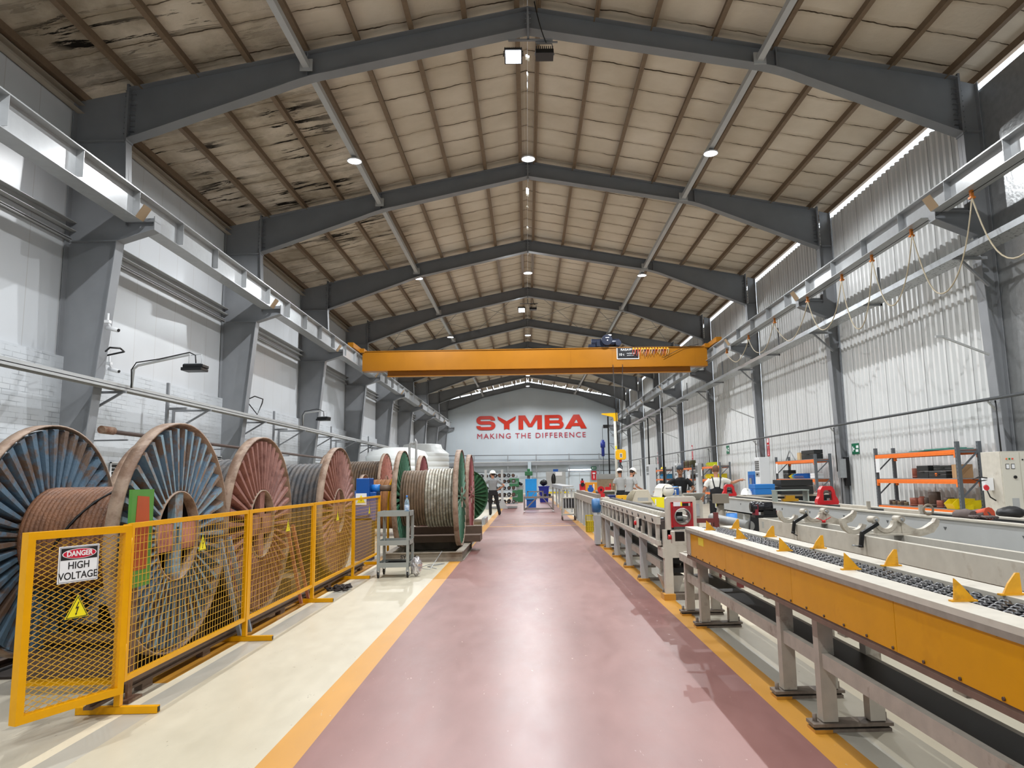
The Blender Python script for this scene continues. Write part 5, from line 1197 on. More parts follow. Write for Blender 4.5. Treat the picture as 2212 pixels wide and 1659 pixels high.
b = MB(); b.tube([(9.4, 26.6, 2.003), (9.4, 26.2, 2.35), (9.4, 25.7, 2.003)], .018, 6); tag(b.build('bent_rod', GALV), 'bent grey rod standing on top of the second orange rack', 'rod')
# further racks
bin_(36.0, zz, YB, 'yellow bin on the rack behind the man in overalls, the one nearer the corner post', 1.2, w=.35); bin_(37.0, zz, YB, 'yellow bin on the rack behind the man in overalls, near its middle', 1.2, w=.35); bin_(38.0, zz, YB, 'yellow bin on the rack behind the man in overalls, far from the post', 1.2, w=.35)
case(36.5, zz+.26, .8, .3, WHITE, 'white box above the yellow bins behind the man in overalls', hand=False)
bin_(37.6, 1.982, mat('yellow_green_bin', '#c9d01a', .4), 'yellow-green bin on top of the rack behind the man in overalls', 1.0, w=.6)
pot(36.2, z0, .2, .4, LGREY, 'grey drum on the bottom shelf behind the man in overalls'); case(37.2, z0, .8, .3, BB, 'blue box on the bottom shelf behind the man in overalls', hand=False)
for k in range(4): pot(41.8+.5*k, 1.982, .2, .42, DBR if k % 2 else mat('olive_can', '#5d5a3c', .5), 'dark cylindrical can in the row on top of the rack behind the black shirt')
for o in bpy.data.objects:
    if o.get('label', '').startswith('dark cylindrical can'): o['group'] = 'cans on top of the rack'
case(43.95, 1.982, .72, .45, mat('navy_box', '#22304a', .5), 'navy box on top of the rack behind the black shirt', hand=False)
case(42.3, zz, .9, .45, WHITE, 'white carton on the middle shelf behind the black shirt', hand=False); pot(41.5, zz, .22, .25, DBR, 'dark brown lump on the middle shelf behind the black shirt')
bin_(50.5, zz, mat('light_blue_bin', '#3f9ad0', .4), 'light blue bin on the furthest rack', 1.6, w=.8)
# ================================================================= air conditioners, cabinets
def aircon(y, label, h=2.2, x=9.2, w=.62, d=.42):
    t = T('air_conditioner', label, 'air conditioner', (x, y, 0)); AC = mat('white_appliance', '#dcdfe2', .35)
    b = MB(); b.box(0, d, -w/2, w/2, .0, h); b.build('cabinet_body', AC, t, bev=.02)
    b = MB(); b.box(-.006, .0, -w/2+.05, w/2-.05, h-.55, h-.12); g = b.build('grille', LGREY, t)
    b = MB()
    for k in range(5): b.box(-.012, -.004, -w/2+.06, w/2-.06, h-.52+k*.08, h-.485+k*.08)
    b.build('vent_slot', BLK, g)
    b = MB(); b.box(-.01, 0, -w/2+.06, w/2-.06, h-.78, h-.6); p = b.build('control_panel', mat('grey_panel', '#8d9196', .4), t); b = MB(); b.box(-.014, -.01, -.12, .12, h-.73, h-.66); b.build('display', BLK, p)
aircon(29.4, 'tall white floor-standing air conditioner beside the second orange rack')
aircon(40.0, 'tall white air conditioner between the man in the black shirt and the man in overalls')
aircon(45.6, 'tall white air conditioner just behind the man in the black shirt', 2.3)
aircon(54.5, 'tall white air conditioner behind the helmeted men', 2.4, x=8.9, w=1.1, d=.6)
t = T('electrical_cabinet', 'cream electrical cabinet with three pilot lights and two meters', 'cabinet', (9.19, 14.2, 0))
b = MB(); b.box(0, .9, 0, .6, .05, 1.87); b.build('cabinet_body', MACH, t, bev=.008)
b = MB(); b.box(.02, .38, -.012, 0, .1, 1.85); d = b.build('door', mat('cabinet_cream', '#cfccc0', .4), t)
for k, (x, c) in enumerate(((.12, '#e87038'), (.18, '#1f8a4c'), (.24, '#e0503a'))):
    b = MB(); b.cyl((x, -.012, 1.72), (x, -.03, 1.72), .016, 14); b.build('pilot_light', mat('pilot_'+['orange', 'green', 'red'][k], c, .3), d)
for x in (.13, .24):
    b = MB(); b.box(x-.035, x+.035, -.02, -.012, 1.52, 1.62); m = b.build('meter', BLK, d); b = MB(); b.box(x-.028, x+.028, -.023, -.02, 1.53, 1.61); b.build('meter_face', WHITE, m)
b = MB(); b.cyl((.26, -.012, 1.36), (.26, -.04, 1.36), .03, 14); b.build('selector_knob', BLK, d)
b = MB(); b.box(.16, .3, -.016, -.012, .75, .95); b.build('vent', LGREY, d)
b = MB(); b.box(.4, .88, -.012, 0, .1, 1.85); d = b.build('door', mat('cabinet_cream', '#cfccc0', .4), t); b = MB(); b.cyl((.44, -.012, 1.7), (.44, -.03, 1.7), .014, 10); b.build('lock', BLK, d)
t = T('blue_wall_cabinet', 'open blue tool cabinet on the corrugated wall beside the tall air conditioner', 'cabinet', (9.85, 32.3, 0)); b = MB(); b.box(0, .25, -.7, .55, .75, 1.65); b.build('cabinet_body', mat('bright_blue_cabinet', '#1670b8', .4, var=.08), t, bev=.01); b = MB(); b.box(-.02, 0, -.4, .4, .85, 1.5); b.build('tool_board', BLUE, t); b = MB(); b.box(-.05, -.02, -.1, .2, .95, 1.35); b.build('hanging_tool', GALV, t); b = MB(); b.box(.05, .2, -.5, .4, 0, .75); b.build('plinth', BLUE, t)
# benches with blue boxes behind the grey box beam
t = T('tool_bench', 'dark workbench with blue boxes behind the grey box beam', 'bench', (6.2, 18.4, 0)); b = MB(); b.box(-.9, 1.2, -.4, .5, .95, 1.0); b.build('top', MACHD, t); b = MB(); b.box(-.85, 1.1, -.3, .4, .0, .95); b.build('cupboard', BLKM, t)
case(18.3, 1.0, .5, .26, mat('azure_box', '#1f74c0', .4), 'bright blue tool case on the workbench behind the box beam', x=5.75, d=.5); case(18.2, 1.0, .6, .36, BC, 'black tool crate on the workbench beside the blue case', x=6.5, d=.8)
t = T('fan_heater', 'small blue pail on the floor behind the grey box beam', 'pail', (4.75, 17.2, 0)); b = MB(); b.lathe([(0, 0), (.2, 0), (.24, .6), (.22, .6), (.18, .02)], n=24); b.build('pail', mat('azure_box', '#1f74c0', .4), t); b = MB(); b.tube([(.24*cos(a), 0, .58+.16*sin(a)) for a in [pi*i/10 for i in range(11)]], .008, 6); b.build('handle', GALV, t)
bpy.data.objects['fan_heater'].name = 'blue_pail'
# ================================================================= walkway, pipe, signs on the corrugated wall
t = T('service_walkway', 'perforated grey walkway on brackets along the corrugated wall', 'walkway', (9.05, 0, 0))
WM = bpy.data.materials.new('perforated_walkway'); WM.use_nodes = True
def _w():
    nt = WM.node_tree; N = nt.nodes; L = nt.links; b = N['Principled BSDF']; b.inputs['Metallic'].default_value = .5; b.inputs['Roughness'].default_value = .35
    tc = N.new('ShaderNodeTexCoord'); v = N.new('ShaderNodeTexVoronoi'); v.inputs['Scale'].default_value = 14; L.new(tc.outputs['Object'], v.inputs[0])
    r = N.new('ShaderNodeMapRange'); r.inputs[1].default_value = .25; r.inputs[2].default_value = .35; L.new(v.outputs[0], r.inputs[0])
    x = N.new('ShaderNodeMix'); x.data_type = 'RGBA'; x.inputs[6].default_value = lin('#6c6f72'); x.inputs[7].default_value = lin('#b2b5b6'); L.new(r.outputs[0], x.inputs[0]); L.new(x.outputs[2], b.inputs[0])
_w()
b = MB(); b.box(0, .55, 0, 78, 6.08, 6.10); b.build('deck', WM, t)
b = MB(); b.box(-.01, .0, 0, 78, 6.03, 6.16); b.build('kick_edge', GALV, t)
for y in FY[3:]:
    b = MB(); b.box(.02, .75, y-.32, y-.26, 6.01, 6.07); b.bar((.15, y-.29, 6.03), (.80, y-.2, 5.45), .05, .05); b.build('bracket', STEEL, t)
    b = MB(); b.box(.02, .55, y+3.9, y+3.95, 6.02, 6.07); b.box(.5, .55, y+3.9, y+3.95, 6.02, 7.1); b.build('hanger_bracket', STEEL, t)
t = T('air_pipe', 'long dark pipe running the length of the corrugated wall', 'pipe', (9.6, 0, 0)); b = MB(); b.tube([(0, 3, 2.98), (0, 78, 3.05)], .035, 10); b.build('pipe', mat('dark_pipe', '#4a4d50', .4), t)
for y in FY[3:-1]:
    b = MB(); b.bar((.0, y-.15, 2.95), (.2, y-.12, 2.75), .05, .02); b.box(-.02, .24, y-.17, y-.13, 2.93, 2.945); b.build('pipe_bracket', LGREY, t)
    b = MB(); b.tube([(.03, y-.35, 2.95), (.06, y-.33, 1.55)], .018, 6); b.build('drop_pipe', BLKM, t)
for k, (y) in enumerate((15.1, 31.17, 47.17)):
    b = MB(); b.bar((9.72, y-.1, 3.95), (8.75, y-.1, 4.35), .04, .04); b.box(8.6, 8.78, y-.13, y-.07, 4.33, 4.38); b.build('x', LGREY); o = bpy.data.objects['x']; o.name = 'outrigger_arm'; tag(o, ['slanting grey arm sticking out of the nearest column of the corrugated wall', 'slanting grey arm on the third column of the corrugated wall', 'slanting grey arm on the fifth column of the corrugated wall'][k], 'arm')
def wall_sign(name, label, y, z, w, h, m, prints, pm=None, x=10.15):
    t = T(name, label, 'sign', (x, y, z)); b = MB(); b.box(0, .008, -w/2, w/2, -h/2, h/2); b.build('sign_board', m, t)
    b = MB()
    for (a, c, e, f) in prints: b.box(-.003, 0, a, c, e, f)
    b.build('sign_symbol', WHITE, t)
FR = mat('fire_sign_red', '#c62430', .4); EG = mat('exit_sign_green', '#14694a', .4)
fire = [(-.1, .1, .2, .36), (-.02, .02, -.3, .1), (-.06, .06, -.34, -.3), (-.09, .09, .06, .12)]
wall_sign('fire_sign', 'tall red fire sign on the corrugated wall beside the tall air conditioner', 30.75, 2.65, .3, .75, FR, fire)
wall_sign('fire_sign', 'tall red fire sign above the air conditioner behind the men', 45.0, 2.95, .3, .9, FR, fire)
wall_sign('fire_sign', 'small tall red sign far along the corrugated wall above the furthest rack', 57.0, 2.95, .3, .9, FR, fire)
ex = [(-.22, -.06, .02, .1), (-.2, -.02, -.1, -.02), (.06, .16, -.03, .03), (.14, .2, -.08, .08)]
wall_sign('exit_sign', 'green exit sign with an arrow on the corrugated wall beside the nearest rack', 22.55, 2.25, .5, .34, EG, ex)
wall_sign('exit_sign', 'small green exit sign on the corrugated wall behind the man in overalls', 37.0, 2.8, .5, .42, EG, ex)
# small boxes on column 2
t = T('switch_box', 'grey switch box with pipes on the second column of the corrugated wall', 'switch box', (9.74, 22.92, 0)); b = MB(); b.box(0, .2, -.1, .1, 1.35, 1.95); b.build('box_body', GALV, t); b = MB(); b.box(.2, .32, -.08, .1, 1.1, 2.0); b.build('black_box', BLKM, t); b = MB(); b.tube([(.05, -.02, 1.36), (.05, -.02, .0)], .015, 6); b.build('conduit', BLK, t)
t = T('power_socket', 'red and white industrial socket with a looped cable beside the electrical cabinet', 'socket', (9.035, 14.5, 1.15)); b = MB(); b.box(-.03, .14, -.06, .05, -.05, .2); b.build('socket_body', WHITE, t); b = MB(); b.cyl((-.02, -.06, .02), (-.05, -.12, .0), .05, 14); b.build('plug', FR, t); b = MB(); b.tube([(.02, -.06, .2), (-.15, -.06, .22), (-.28, -.06, .18), (-.15, -.06, .14), (.02, -.05, .16)], .012, 6); b.tube([(-.03, -.1, -.05), (.02, -.1, -.18), (.15, -.06, -.25)], .014, 6); b.build('socket_cable', BLK, t)
# festoon cable along the runway
FCL = mat('orange_clip', '#c8741e', .4); FCB = mat('tan_flat_cable', '#a89c84', .5)
ys = [11.4, 13.8, 16.1, 18.05, 19.85, 22.4, 25.5, 28.6, 31.8]
b = MB(); b.tube([(8.9, 2, 7.08), (8.9, 70, 7.08)], .008, 5); tag(b.build('festoon_wire', BLK), 'thin taut wire along the crane runway of the corrugated wall', 'wire')
for k, y in enumerate(ys):
    t = T('festoon_clip', 'small orange cable clip hooked on the runway wire of the corrugated wall', 'clip', (8.9, y, 7.06), group='festoon clips'); b = MB(); b.box(-.03, .03, -.03, .03, -.07, .09); b.build('clip_body', FCL, t); b = MB(); b.box(-.05, .05, -.05, .05, -.11, -.07); b.build('clip_jaw', FCL, t)
    if k+1 < len(ys):
        d = [1.6, 1.65, 1.4, 1.6, 1.15, .95, .8, .65][k]
        b = MB(); b.tube([V((8.88, p.y+.06*sin(3*p.y), p.z)) for p in sag((8.8, y, 6.96), (8.8, ys[k+1], 6.96), d, 18)], .016, 6); tag(b.build('festoon_cable', FCB), 'tan cable looping between orange clips under the crane runway', 'cable', 'festoon cable loops')
# ================================================================= end wall lettering and details
def symba():
    t = T('company_sign', 'big red company lettering on the pale end wall', 'sign', (.32, 79.42, 7.7))
    R_ = mat('red_letter', '#b3260f', .3)
    # letters on a 12.1 m long line, cap height 1.35 m, drawn as polygons (x, z) from the left
    H = 1.55; y0, y1 = -.06, 0
    def P(name, polys, ox):
        b = MB()
        for k, p in enumerate(polys): b.prism([(ox+x, z-H/2) for x, z in p], 'y', y0-.0015*k, y1)
        b.build(name, R_, t)
    w = .42
    def arc(cx, cz, rx, rz, ix, iz, a0, a1, n=10):
        out = []
        for i in range(n):
            a, c = a0+(a1-a0)*i/n, a0+(a1-a0)*(i+1)/n
            out.append([(cx+ix*cos(a), cz+iz*sin(a)), (cx+ix*cos(c), cz+iz*sin(c)), (cx+rx*cos(c), cz+rz*sin(c)), (cx+rx*cos(a), cz+rz*sin(a))])
        return out
    S = []
    S += arc(.55, 1.08, .55, .47, .1, .1, pi/2, 3*pi/2); S += [[(.55, 1.18), (1.5, 1.18), (1.5, 1.55), (.55, 1.55)]]; S += arc(1.5, 1.05, .58, .5, .1, .13, 0, pi/2, 6)
    S += [[(.55, .61), (1.55, .61), (1.55, .98), (.55, .98)]]; S += arc(1.55, .47, .55, .47, .1, .14, -pi/2, pi/2); S += [[(.55, 0), (1.55, 0), (1.55, .33), (.55, .33)]]; S += arc(.55, .45, .55, .45, .1, .12, pi, 3*pi/2, 6)
    P('letter_s', S, -6.05)
    P('letter_y', [[(0, 1.5), (.08, 1.12), (.72, .62), (1.3, .62), (1.98, 1.12), (2.05, 1.5), (1.02, .95)], [(.72, .0), (1.02, .12), (1.32, 0), (1.32, .65), (.72, .65)]], -3.72)
    P('letter_m', [[(0, 0), (0, 1.55), (.52, 1.55), (.52, 0)], [(2.08, 0), (2.08, 1.55), (2.6, 1.55), (2.6, 0)], [(.0, 1.55), (.75, 1.55), (1.5, .25), (1.1, .25), (.52, 1.1)], [(2.6, 1.55), (1.85, 1.55), (1.1, .25), (1.5, .25), (2.08, 1.1)]], -1.4)
    B = [[(0, 0), (.52, 0), (.52, 1.55), (0, 1.55)], [(.52, 1.2), (1.5, 1.2), (1.5, 1.55), (.52, 1.55)], [(.52, .63), (1.5, .63), (1.5, .95), (.52, .95)], [(.52, 0), (1.55, 0), (1.55, .35), (.52, .35)]]
    B += arc(1.5, 1.09, .48, .46, .1, .12, -pi/2, pi/2); B += arc(1.55, .47, .55, .47, .12, .13, -pi/2, pi/2)
    P('letter_b', B, 1.5)
    P('letter_a', [[(0, 0), (.62, 0), (1.38, 1.18), (1.6, 1.55), (.98, 1.55)], [(1.0, 1.55), (1.62, 1.55), (2.42, 0), (1.78, 0), (1.2, 1.2)], [(.62, .28), (1.75, .28), (1.6, .62), (.85, .62)]], 3.72)
symba()
t = T('slogan_sign', 'thin dark red slogan lettering under the company name on the end wall', 'sign', (.32, 79.42, 6.21))
_b = text_mb('MAKING THE DIFFERENCE', .80, .04, bold=.0, width=1.0, spacing=1.25)
_w = max(p[0] for p in _b.v)-min(p[0] for p in _b.v); _k = 11.95/_w
_b.v = [(p[0]*_k, p[1]-.02, p[2]) for p in _b.v]; _b.build('lettering', mat('dark_red_letter', '#a8283a', .4), t)
b = MB(); b.box(-6.2, 6.2, .0, .01, -.0, .001); b.build('baseline_fixing', W_FAR, t)
FW = mat('pale_blue_steel', '#a9b6be', .4)
t = T('end_gallery', 'grey railing and beam across the pale end wall', 'gallery', (0, 79.0, 0))
b = MB(); b.box(-9.1, 9.6, -.1, .4, 2.95, 3.3); b.build('beam', STEEL, t); b = MB(); b.box(-9.1, 9.6, -.12, .4, 3.3, 3.4); b.build('edge', LGREY, t)
b = MB(); b.tube([(-9.1, 0, 4.15), (9.5, 0, 4.0)], .045, 6); b.tube([(-9.1, 0, 2.3), (9.5, 0, 2.25)], .04, 6); b.build('rail', STEELD, t)
for x in (-8.8, -6, -2.3, .8, 4.4, 7.7): b = MB(); b.box(x-.05, x+.05, -.05, .05, 1.6, 4.15); b.build('post', STEEL, t)
for k, x in enumerate((-6.9, 0.05)): b = MB(); b.box(x-.18, x+.18, 78.6, 79.4, 0, 3.3); ST(b.build('column', FW), 'pale square column')
for nm, o in (('trim_2', None),): pass
b = MB(); b.box(4.3, 6.75, 79.35, 79.45, 0, 2.15); b.m = 1; b.box(4.4, 5.5, 79.33, 79.36, .05, 2.05); b.box(5.55, 6.65, 79.33, 79.36, .05, 2.05); ST(b.build('door_1', [LGREY, mat('pale_door', '#c3cdd4', .4)]), 'pale double door in the end wall')
t = T('tube_light', 'long lit tube light above the double door of the end wall', 'lamp', (5.55, 79.3, 2.38)); b = MB(); b.cyl((-1.25, 0, 0), (1.25, 0, 0), .07, 10); b.build('tube', mat('tube_glow', '#ffffff', .4, emit='#f2f8ff', estr=5), t); b = MB(); b.box(-1.25, 1.25, .04, .12, -.04, .08); b.build('fitting', WHITE, t)
t = T('exit_sign', 'green exit sign beside the tube light on the end wall', 'sign', (7.1, 79.3, 2.55)); b = MB(); b.box(-.3, .3, 0, .03, -.15, .15); b.build('sign_board', EG, t); b = MB(); b.box(-.2, -.02, -.01, 0, -.06, .06); b.box(.04, .22, -.01, 0, -.03, .03); b.build('sign_symbol', WHITE, t)
t = T('fire_sign', 'red fire sign below the exit sign of the end wall', 'sign', (7.1, 79.3, 1.75)); b = MB(); b.box(-.28, .28, 0, .03, -.5, .5); b.build('sign_board', FR, t); b = MB(); b.box(-.04, .04, -.01, 0, -.35, .1); b.box(-.15, .15, -.01, 0, .15, .3); b.build('sign_symbol', WHITE, t)
# ================================================================= machines far down the hall
t = T('milling_machine', 'grey enclosed milling machine with an oval window near the end wall', 'machine', (2.62, 72, 0)); b = MB(); b.box(-.95, .95, -.8, .8, .45, 2.15); b.build('housing', LGREY, t, bev=.03); b = MB(); b.lathe([(0, 0), (.22, 0), (.22, .02), (0, .02)], (-.25, -.83, 1.4), 'y', 20); b.v = [(p[0], p[1], (p[2]-1.4)*2.6+1.4) for p in b.v]; b.build('door_window', BLK, t)
for x in (-.8, .8): b = MB(); b.box(x-.06, x+.06, -.6, .6, 0, .45); b.build('leg', LGREY, t)
b = MB(); b.box(-.05, .6, -.83, -.8, 1.75, 2.1); b.build('notice', WHITE, t); b = MB(); b.box(-.25, .25, -.2, .3, 2.15, 2.4); b.build('head_motor', BLUE, t); b = MB(); b.box(-1.0, 1.2, -.85, -.3, .05, .2); b.build('yellow_step', YB, t)
t = T('blue_bin_cabinet', 'tall bright blue cabinet standing in the red lane behind the roller stand', 'cabinet', (.0, 38.5, 0)); b = MB(); b.box(-.3, .3, -.25, .25, .42, 1.5); b.build('cabinet_body', mat('azure_cabinet', '#118fd8', .4, var=.05), t, bev=.01); b = MB(); b.box(-.2, -.02, -.262, -.25, .5, 1.42); b.box(.02, .2, -.262, -.25, .5, 1.42); b.build('door', mat('azure_cabinet', '#118fd8', .4), t); b = MB(); b.box(-.25, .25, -.2, .2, 0, .42); b.build('plinth', BLUE, t)
t = T('pillar_drill', 'green pillar drill head above the tall blue cabinet', 'machine', (-.1, 47, 0)); b = MB(); b.box(-.1, .1, -.05, .1, 0, 1.7); b.build('column', STEEL, t); GM = mat('machine_green', '#3a7a52', .45, var=.08); b = MB(); b.box(-.25, .25, -.35, .25, 1.7, 1.98); b.cyl((0, -.1, 1.98), (0, -.1, 2.15), .1, 12); b.build('drill_head', GM, t, bev=.03); b = MB(); b.cyl((0, -.25, 1.7), (0, -.25, 1.95), .07, 12); b.build('spindle', GALV, t)
t = T('green_lathe', 'green lathe beside the bar rack in the far part of the lane', 'machine', (-.85, 48.5, 0)); b = MB(); b.box(-.35, .35, -.5, .5, 0, .8); b.build('base', GM, t, bev=.02); b = MB(); b.box(-.55, .1, -.4, .4, 1.0, 1.55); b.build('headstock', GM, t, bev=.03); b = MB(); b.box(-.1, .4, -.3, .3, .8, 1.1); b.build('splash_guard', LGREY, t); b = MB(); b.cyl((.1, -.2, 1.25), (.3, -.25, 1.1), .1, 12); b.build('chuck', BLKM, t)
t = T('blue_waste_bin', 'dark blue wheeled waste bin beside the tall blue cabinet', 'bin', (.85, 46.5, 0)); b = MB(); b.prism([(-.25, .0), (.25, 0), (.32, .95), (-.32, .95)], 'y', -.3, .3); b.build('bin_body', mat('royal_blue_bin', '#1f2a9a', .4), t); b = MB(); b.box(-.36, .36, -.34, .34, .95, 1.02); b.build('lid_rim', mat('royal_blue_bin', '#1f2a9a', .4), t)
bag('black_sack', 'glossy black sack stuffed in the dark blue waste bin', .85, 46.5, 1.02, .25, .22, .2, BLKM, 12, 'bag')
# bar rack
t = T('bar_rack', 'grey rack with stacked shelves of black rolls near the man in the lane', 'rack', (-1.6, 38.2, 0))
for x in (-.75, .1): b = MB(); b.box(x-.06, x+.06, -.58, -.48, 0, 2.0); b.prism([(x-.28, 0), (x+.28, 0), (x+.06, .45), (x-.06, .45)], 'y', -.6, -.47); b.build('post', LGREY, t)
zs = (.25, .6, .95, 1.3, 1.6)
for z in zs:
    b = MB(); b.box(-1.1, .85, -.5, .4, z-.03, z); b.box(.85, .88, -.5, .4, z-.03, z+.09); b.build('shelf_arm', STEEL, t)
b = MB(); b.box(-1.1, .86, -.4, .4, .02, .08); b.build('base_rail', LGREY, t)
random.seed(11)
for zi, z in enumerate(zs):
    for k in range(8):
        x = -.97+k*.235+random.uniform(-.01, .01)
        if abs(x-.1) < .0: continue
        r = random.uniform(.085, .108); q = T('shaft_roll', 'dark steel roll with a pale end lying in the grey bar rack', 'roll', (-1.6+x, 38.2, z+r+.003), group='rolls in the bar rack')
        b = MB(); b.cyl((0, -.42, 0), (0, .4, 0), r, 12); b.build('roll', [BLKM, DBR, BLKM][k % 3], q); b = MB(); b.cyl((0, -.44, 0), (0, -.42, 0), r*.55, 10); b.build('roll_end', [DBR, STEELD, mat('rust_end', '#5a4034', .5)][(k+zi) % 3], q)
# roller stand in the lane
t = T('roller_stand', 'brownish steel trestle stand on small wheels in the red lane', 'stand', (.31, 32.8, 0)); TS = mat('brown_grey_steel', '#857c76', .5, var=.1)
for yy in (0, .5):
    b = MB(); b.box(-.66, .66, yy-.03, yy+.03, .62, .70); b.build('top_bar', TS, t); b = MB(); b.box(-.66, .66, yy-.025, yy+.025, .12, .17); b.build('bottom_bar', TS, t)
    b = MB(); b.bar((-.6, yy, .15), (-.1, yy, .63), .05, .04); b.bar((.6, yy, .15), (.2, yy, .63), .05, .04); b.build('diagonal_brace', TS, t)
for x in (-.65, .65):
    for yy in (0, .5):
        b = MB(); b.box(x-.035, x+.035, yy-.035, yy+.035, .09, .70); b.build('leg', TS, t); b = MB(); b.cyl((x-.02, yy, .045), (x+.02, yy, .045), .045, 12); b.build('wheel', WHITE, t)
b = MB(); b.box(-.5, .2, .0, .04, .9, .95); b.box(-.52, -.47, 0, .04, .68, .95); b.box(.17, .22, 0, .04, .68, .95); b.bar((-.3, .02, .7), (-.15, .02, .9), .03, .03); b.bar((.1, .02, .7), (-.05, .02, .9), .03, .03); b.build('upper_frame', TS, t)

for x in (.3, .5): b = MB(); b.cyl((x, -.05, .76), (x, .5, .76), .06, 14); b.build('roller', BLKM, t)
# wire trolley
t = T('rod_trolley', 'grey wheeled cart holding a row of upright plates at the edge of the red lane', 'trolley', (1.29, 26.4, 0)); TG = mat('pale_cart_paint', '#a8a69c', .45)
for x in (-.23, .23):
    for y in (-.2, .25): b = MB(); b.box(x-.015, x+.015, y-.015, y+.015, .12, 1.12 if y > 0 else .95); b.build('leg', TG, t)
    b = MB(); b.cyl((x-.02, -.2, .07), (x+.02, -.2, .07), .07, 14); b.cyl((x-.02, .25, .07), (x+.02, .25, .07), .07, 14); b.build('wheel', mat('brown_wheel', '#55443c', .5), t)
for z in (.2, .42, .8): b = MB(); b.box(-.25, .25, -.22, .27, z-.02, z+.01); b.build('shelf', TG, t)
b = MB(); b.box(-.23, .23, .24, .26, 1.08, 1.12); b.build('push_bar', TG, t)
for k in range(9): b = MB(); b.box(-.21+k*.05, -.185+k*.05, -.2, .24, .43, .78); b.build('plate', BLKM if k % 2 else LGREY, t)
# yellow crate
t = T('wire_crate', 'bright yellow wire crate on the floor at the end of the roller conveyor', 'crate', (1.56, 20.5, 0)); b = MB()
for z in (.01, .14, .28, .44): b.box(-.12, .12, -.12, -.108, z, z+.02); b.box(-.12, .12, .108, .12, z, z+.02); b.box(-.12, -.108, -.12, .12, z, z+.02); b.box(.108, .12, -.12, .12, z, z+.02)
for q in range(5):
    x = -.12+.057*q
    b.box(x, x+.012, -.12, -.11, 0, .46); b.box(x, x+.012, .11, .12, 0, .46); b.box(-.12, -.11, x, x+.012, 0, .46); b.box(.11, .12, x, x+.012, 0, .46)
b.build('crate_cage', YB, t); b = MB(); b.box(-.105, .105, -.105, .105, .02, .3); b.build('liner', mat('dull_yellow_liner', '#b8a418', .5), t)
# red and blue valves at the end of the bench
def small_machine(name, label, cat, loc, parts):
    t = T(name, label, cat, loc)
    for pn, m, shapes in parts:
        b = MB()
        for s in shapes:
            if s[0] == 'b': b.box(*s[1:])
            else: b.cyl(s[1], s[2], s[3], 14)
        b.build(pn, m, t)
small_machine('red_press', 'red hand press with a pulley on the far bench line', 'machine', (1.8, 26.2, 1.06), (('body', RED, [('b', -.1, .1, -.12, .12, 0, .22), ('b', -.06, .06, -.08, .08, .22, .34)]), ('spindle', BLKM, [('c', (0, 0, .34), (0, 0, .42), .03), ('c', (0, -.16, .2), (0, -.14, .2), .07)])))
small_machine('blue_pump', 'small round blue pump beside the red press', 'pump', (2.25, 28.0, 0), (('body', mat('pump_blue', '#1a55a8', .4), [('c', (0, -.15, 1.05), (0, .15, 1.05), .11), ('b', -.06, .06, -.1, .1, 1.14, 1.22)]), ('stand', BLKM, [('b', -.07, .07, -.1, .1, 0, .9)])))
small_machine('red_handwheel', 'red handwheel clamp at the near end of the far bench line', 'clamp', (1.86, 20.2, .963), (('base', RED, [('b', -.08, .1, -.06, .06, 0, .1)]), ('wheel', RED, [('c', (0, -.05, .2), (0, -.03, .2), .1)]), ('hub', BLKM, [('c', (0, -.07, .2), (0, -.05, .2), .03)])))
small_machine('orange_cabinet', 'orange cabinet with a white stripe behind the red press', 'cabinet', (2.7, 33.0, 0), (('body', mat('cabinet_orange', '#e0941e', .4), [('b', -.26, .26, -.3, .3, .75, 1.29)]), ('stripe', WHITE, [('b', .08, .13, -.31, -.3, .95, 1.22)]), ('plinth', LGREY, [('b', -.24, .24, -.25, .25, 0, .75)])))
small_machine('blue_tray', 'dark blue tray on the machine before the helmeted men', 'tray', (2.36, 22.0, .87), (('tray', mat('navy_tray', '#1c2f78', .4), [('b', -.1, .1, -.2, .2, 0, .08)]), ('rim', mat('navy_tray', '#1c2f78', .4), [('b', -.12, .12, -.22, .22, .08, .1)]), ('stand', STEELD, [('b', -.06, .06, -.1, .1, -.87, 0)])))
small_machine('extruder_block', 'dark extruder block with pale lid behind the far bench line', 'machine', (2.7, 27.0, 0), (('body', mat('olive_dark', '#4a4a3f', .5), [('b', -.3, .3, -.5, .5, .6, .98)]), ('lid', mat('pale_lid', '#a8a79a', .5), [('b', -.32, .32, -.55, .55, .98, 1.03)]), ('red_valve', RED, [('b', .0, .22, -.1, .0, 1.03, 1.15), ('c', (.2, 0, 1.15), (.2, 0, 1.27), .03)]), ('base', STEELD, [('b', -.28, .28, -.4, .4, 0, .5)])))
small_machine('timber_screen', 'brown board screen under a grey rail behind the helmeted men', 'screen', (4.5, 42.0, 0), (('board', mat('plywood_board', '#b39f86', .7, var=.12), [('b', -.65, .65, -.03, .03, .7, 1.4)]), ('top_rail', LGREY, [('b', -.68, .68, -.1, .1, 1.4, 1.7)]), ('leg', LGREY, [('b', -.65, -.58, -.05, .05, 0, .7), ('b', .58, .65, -.05, .05, 0, .9)])))
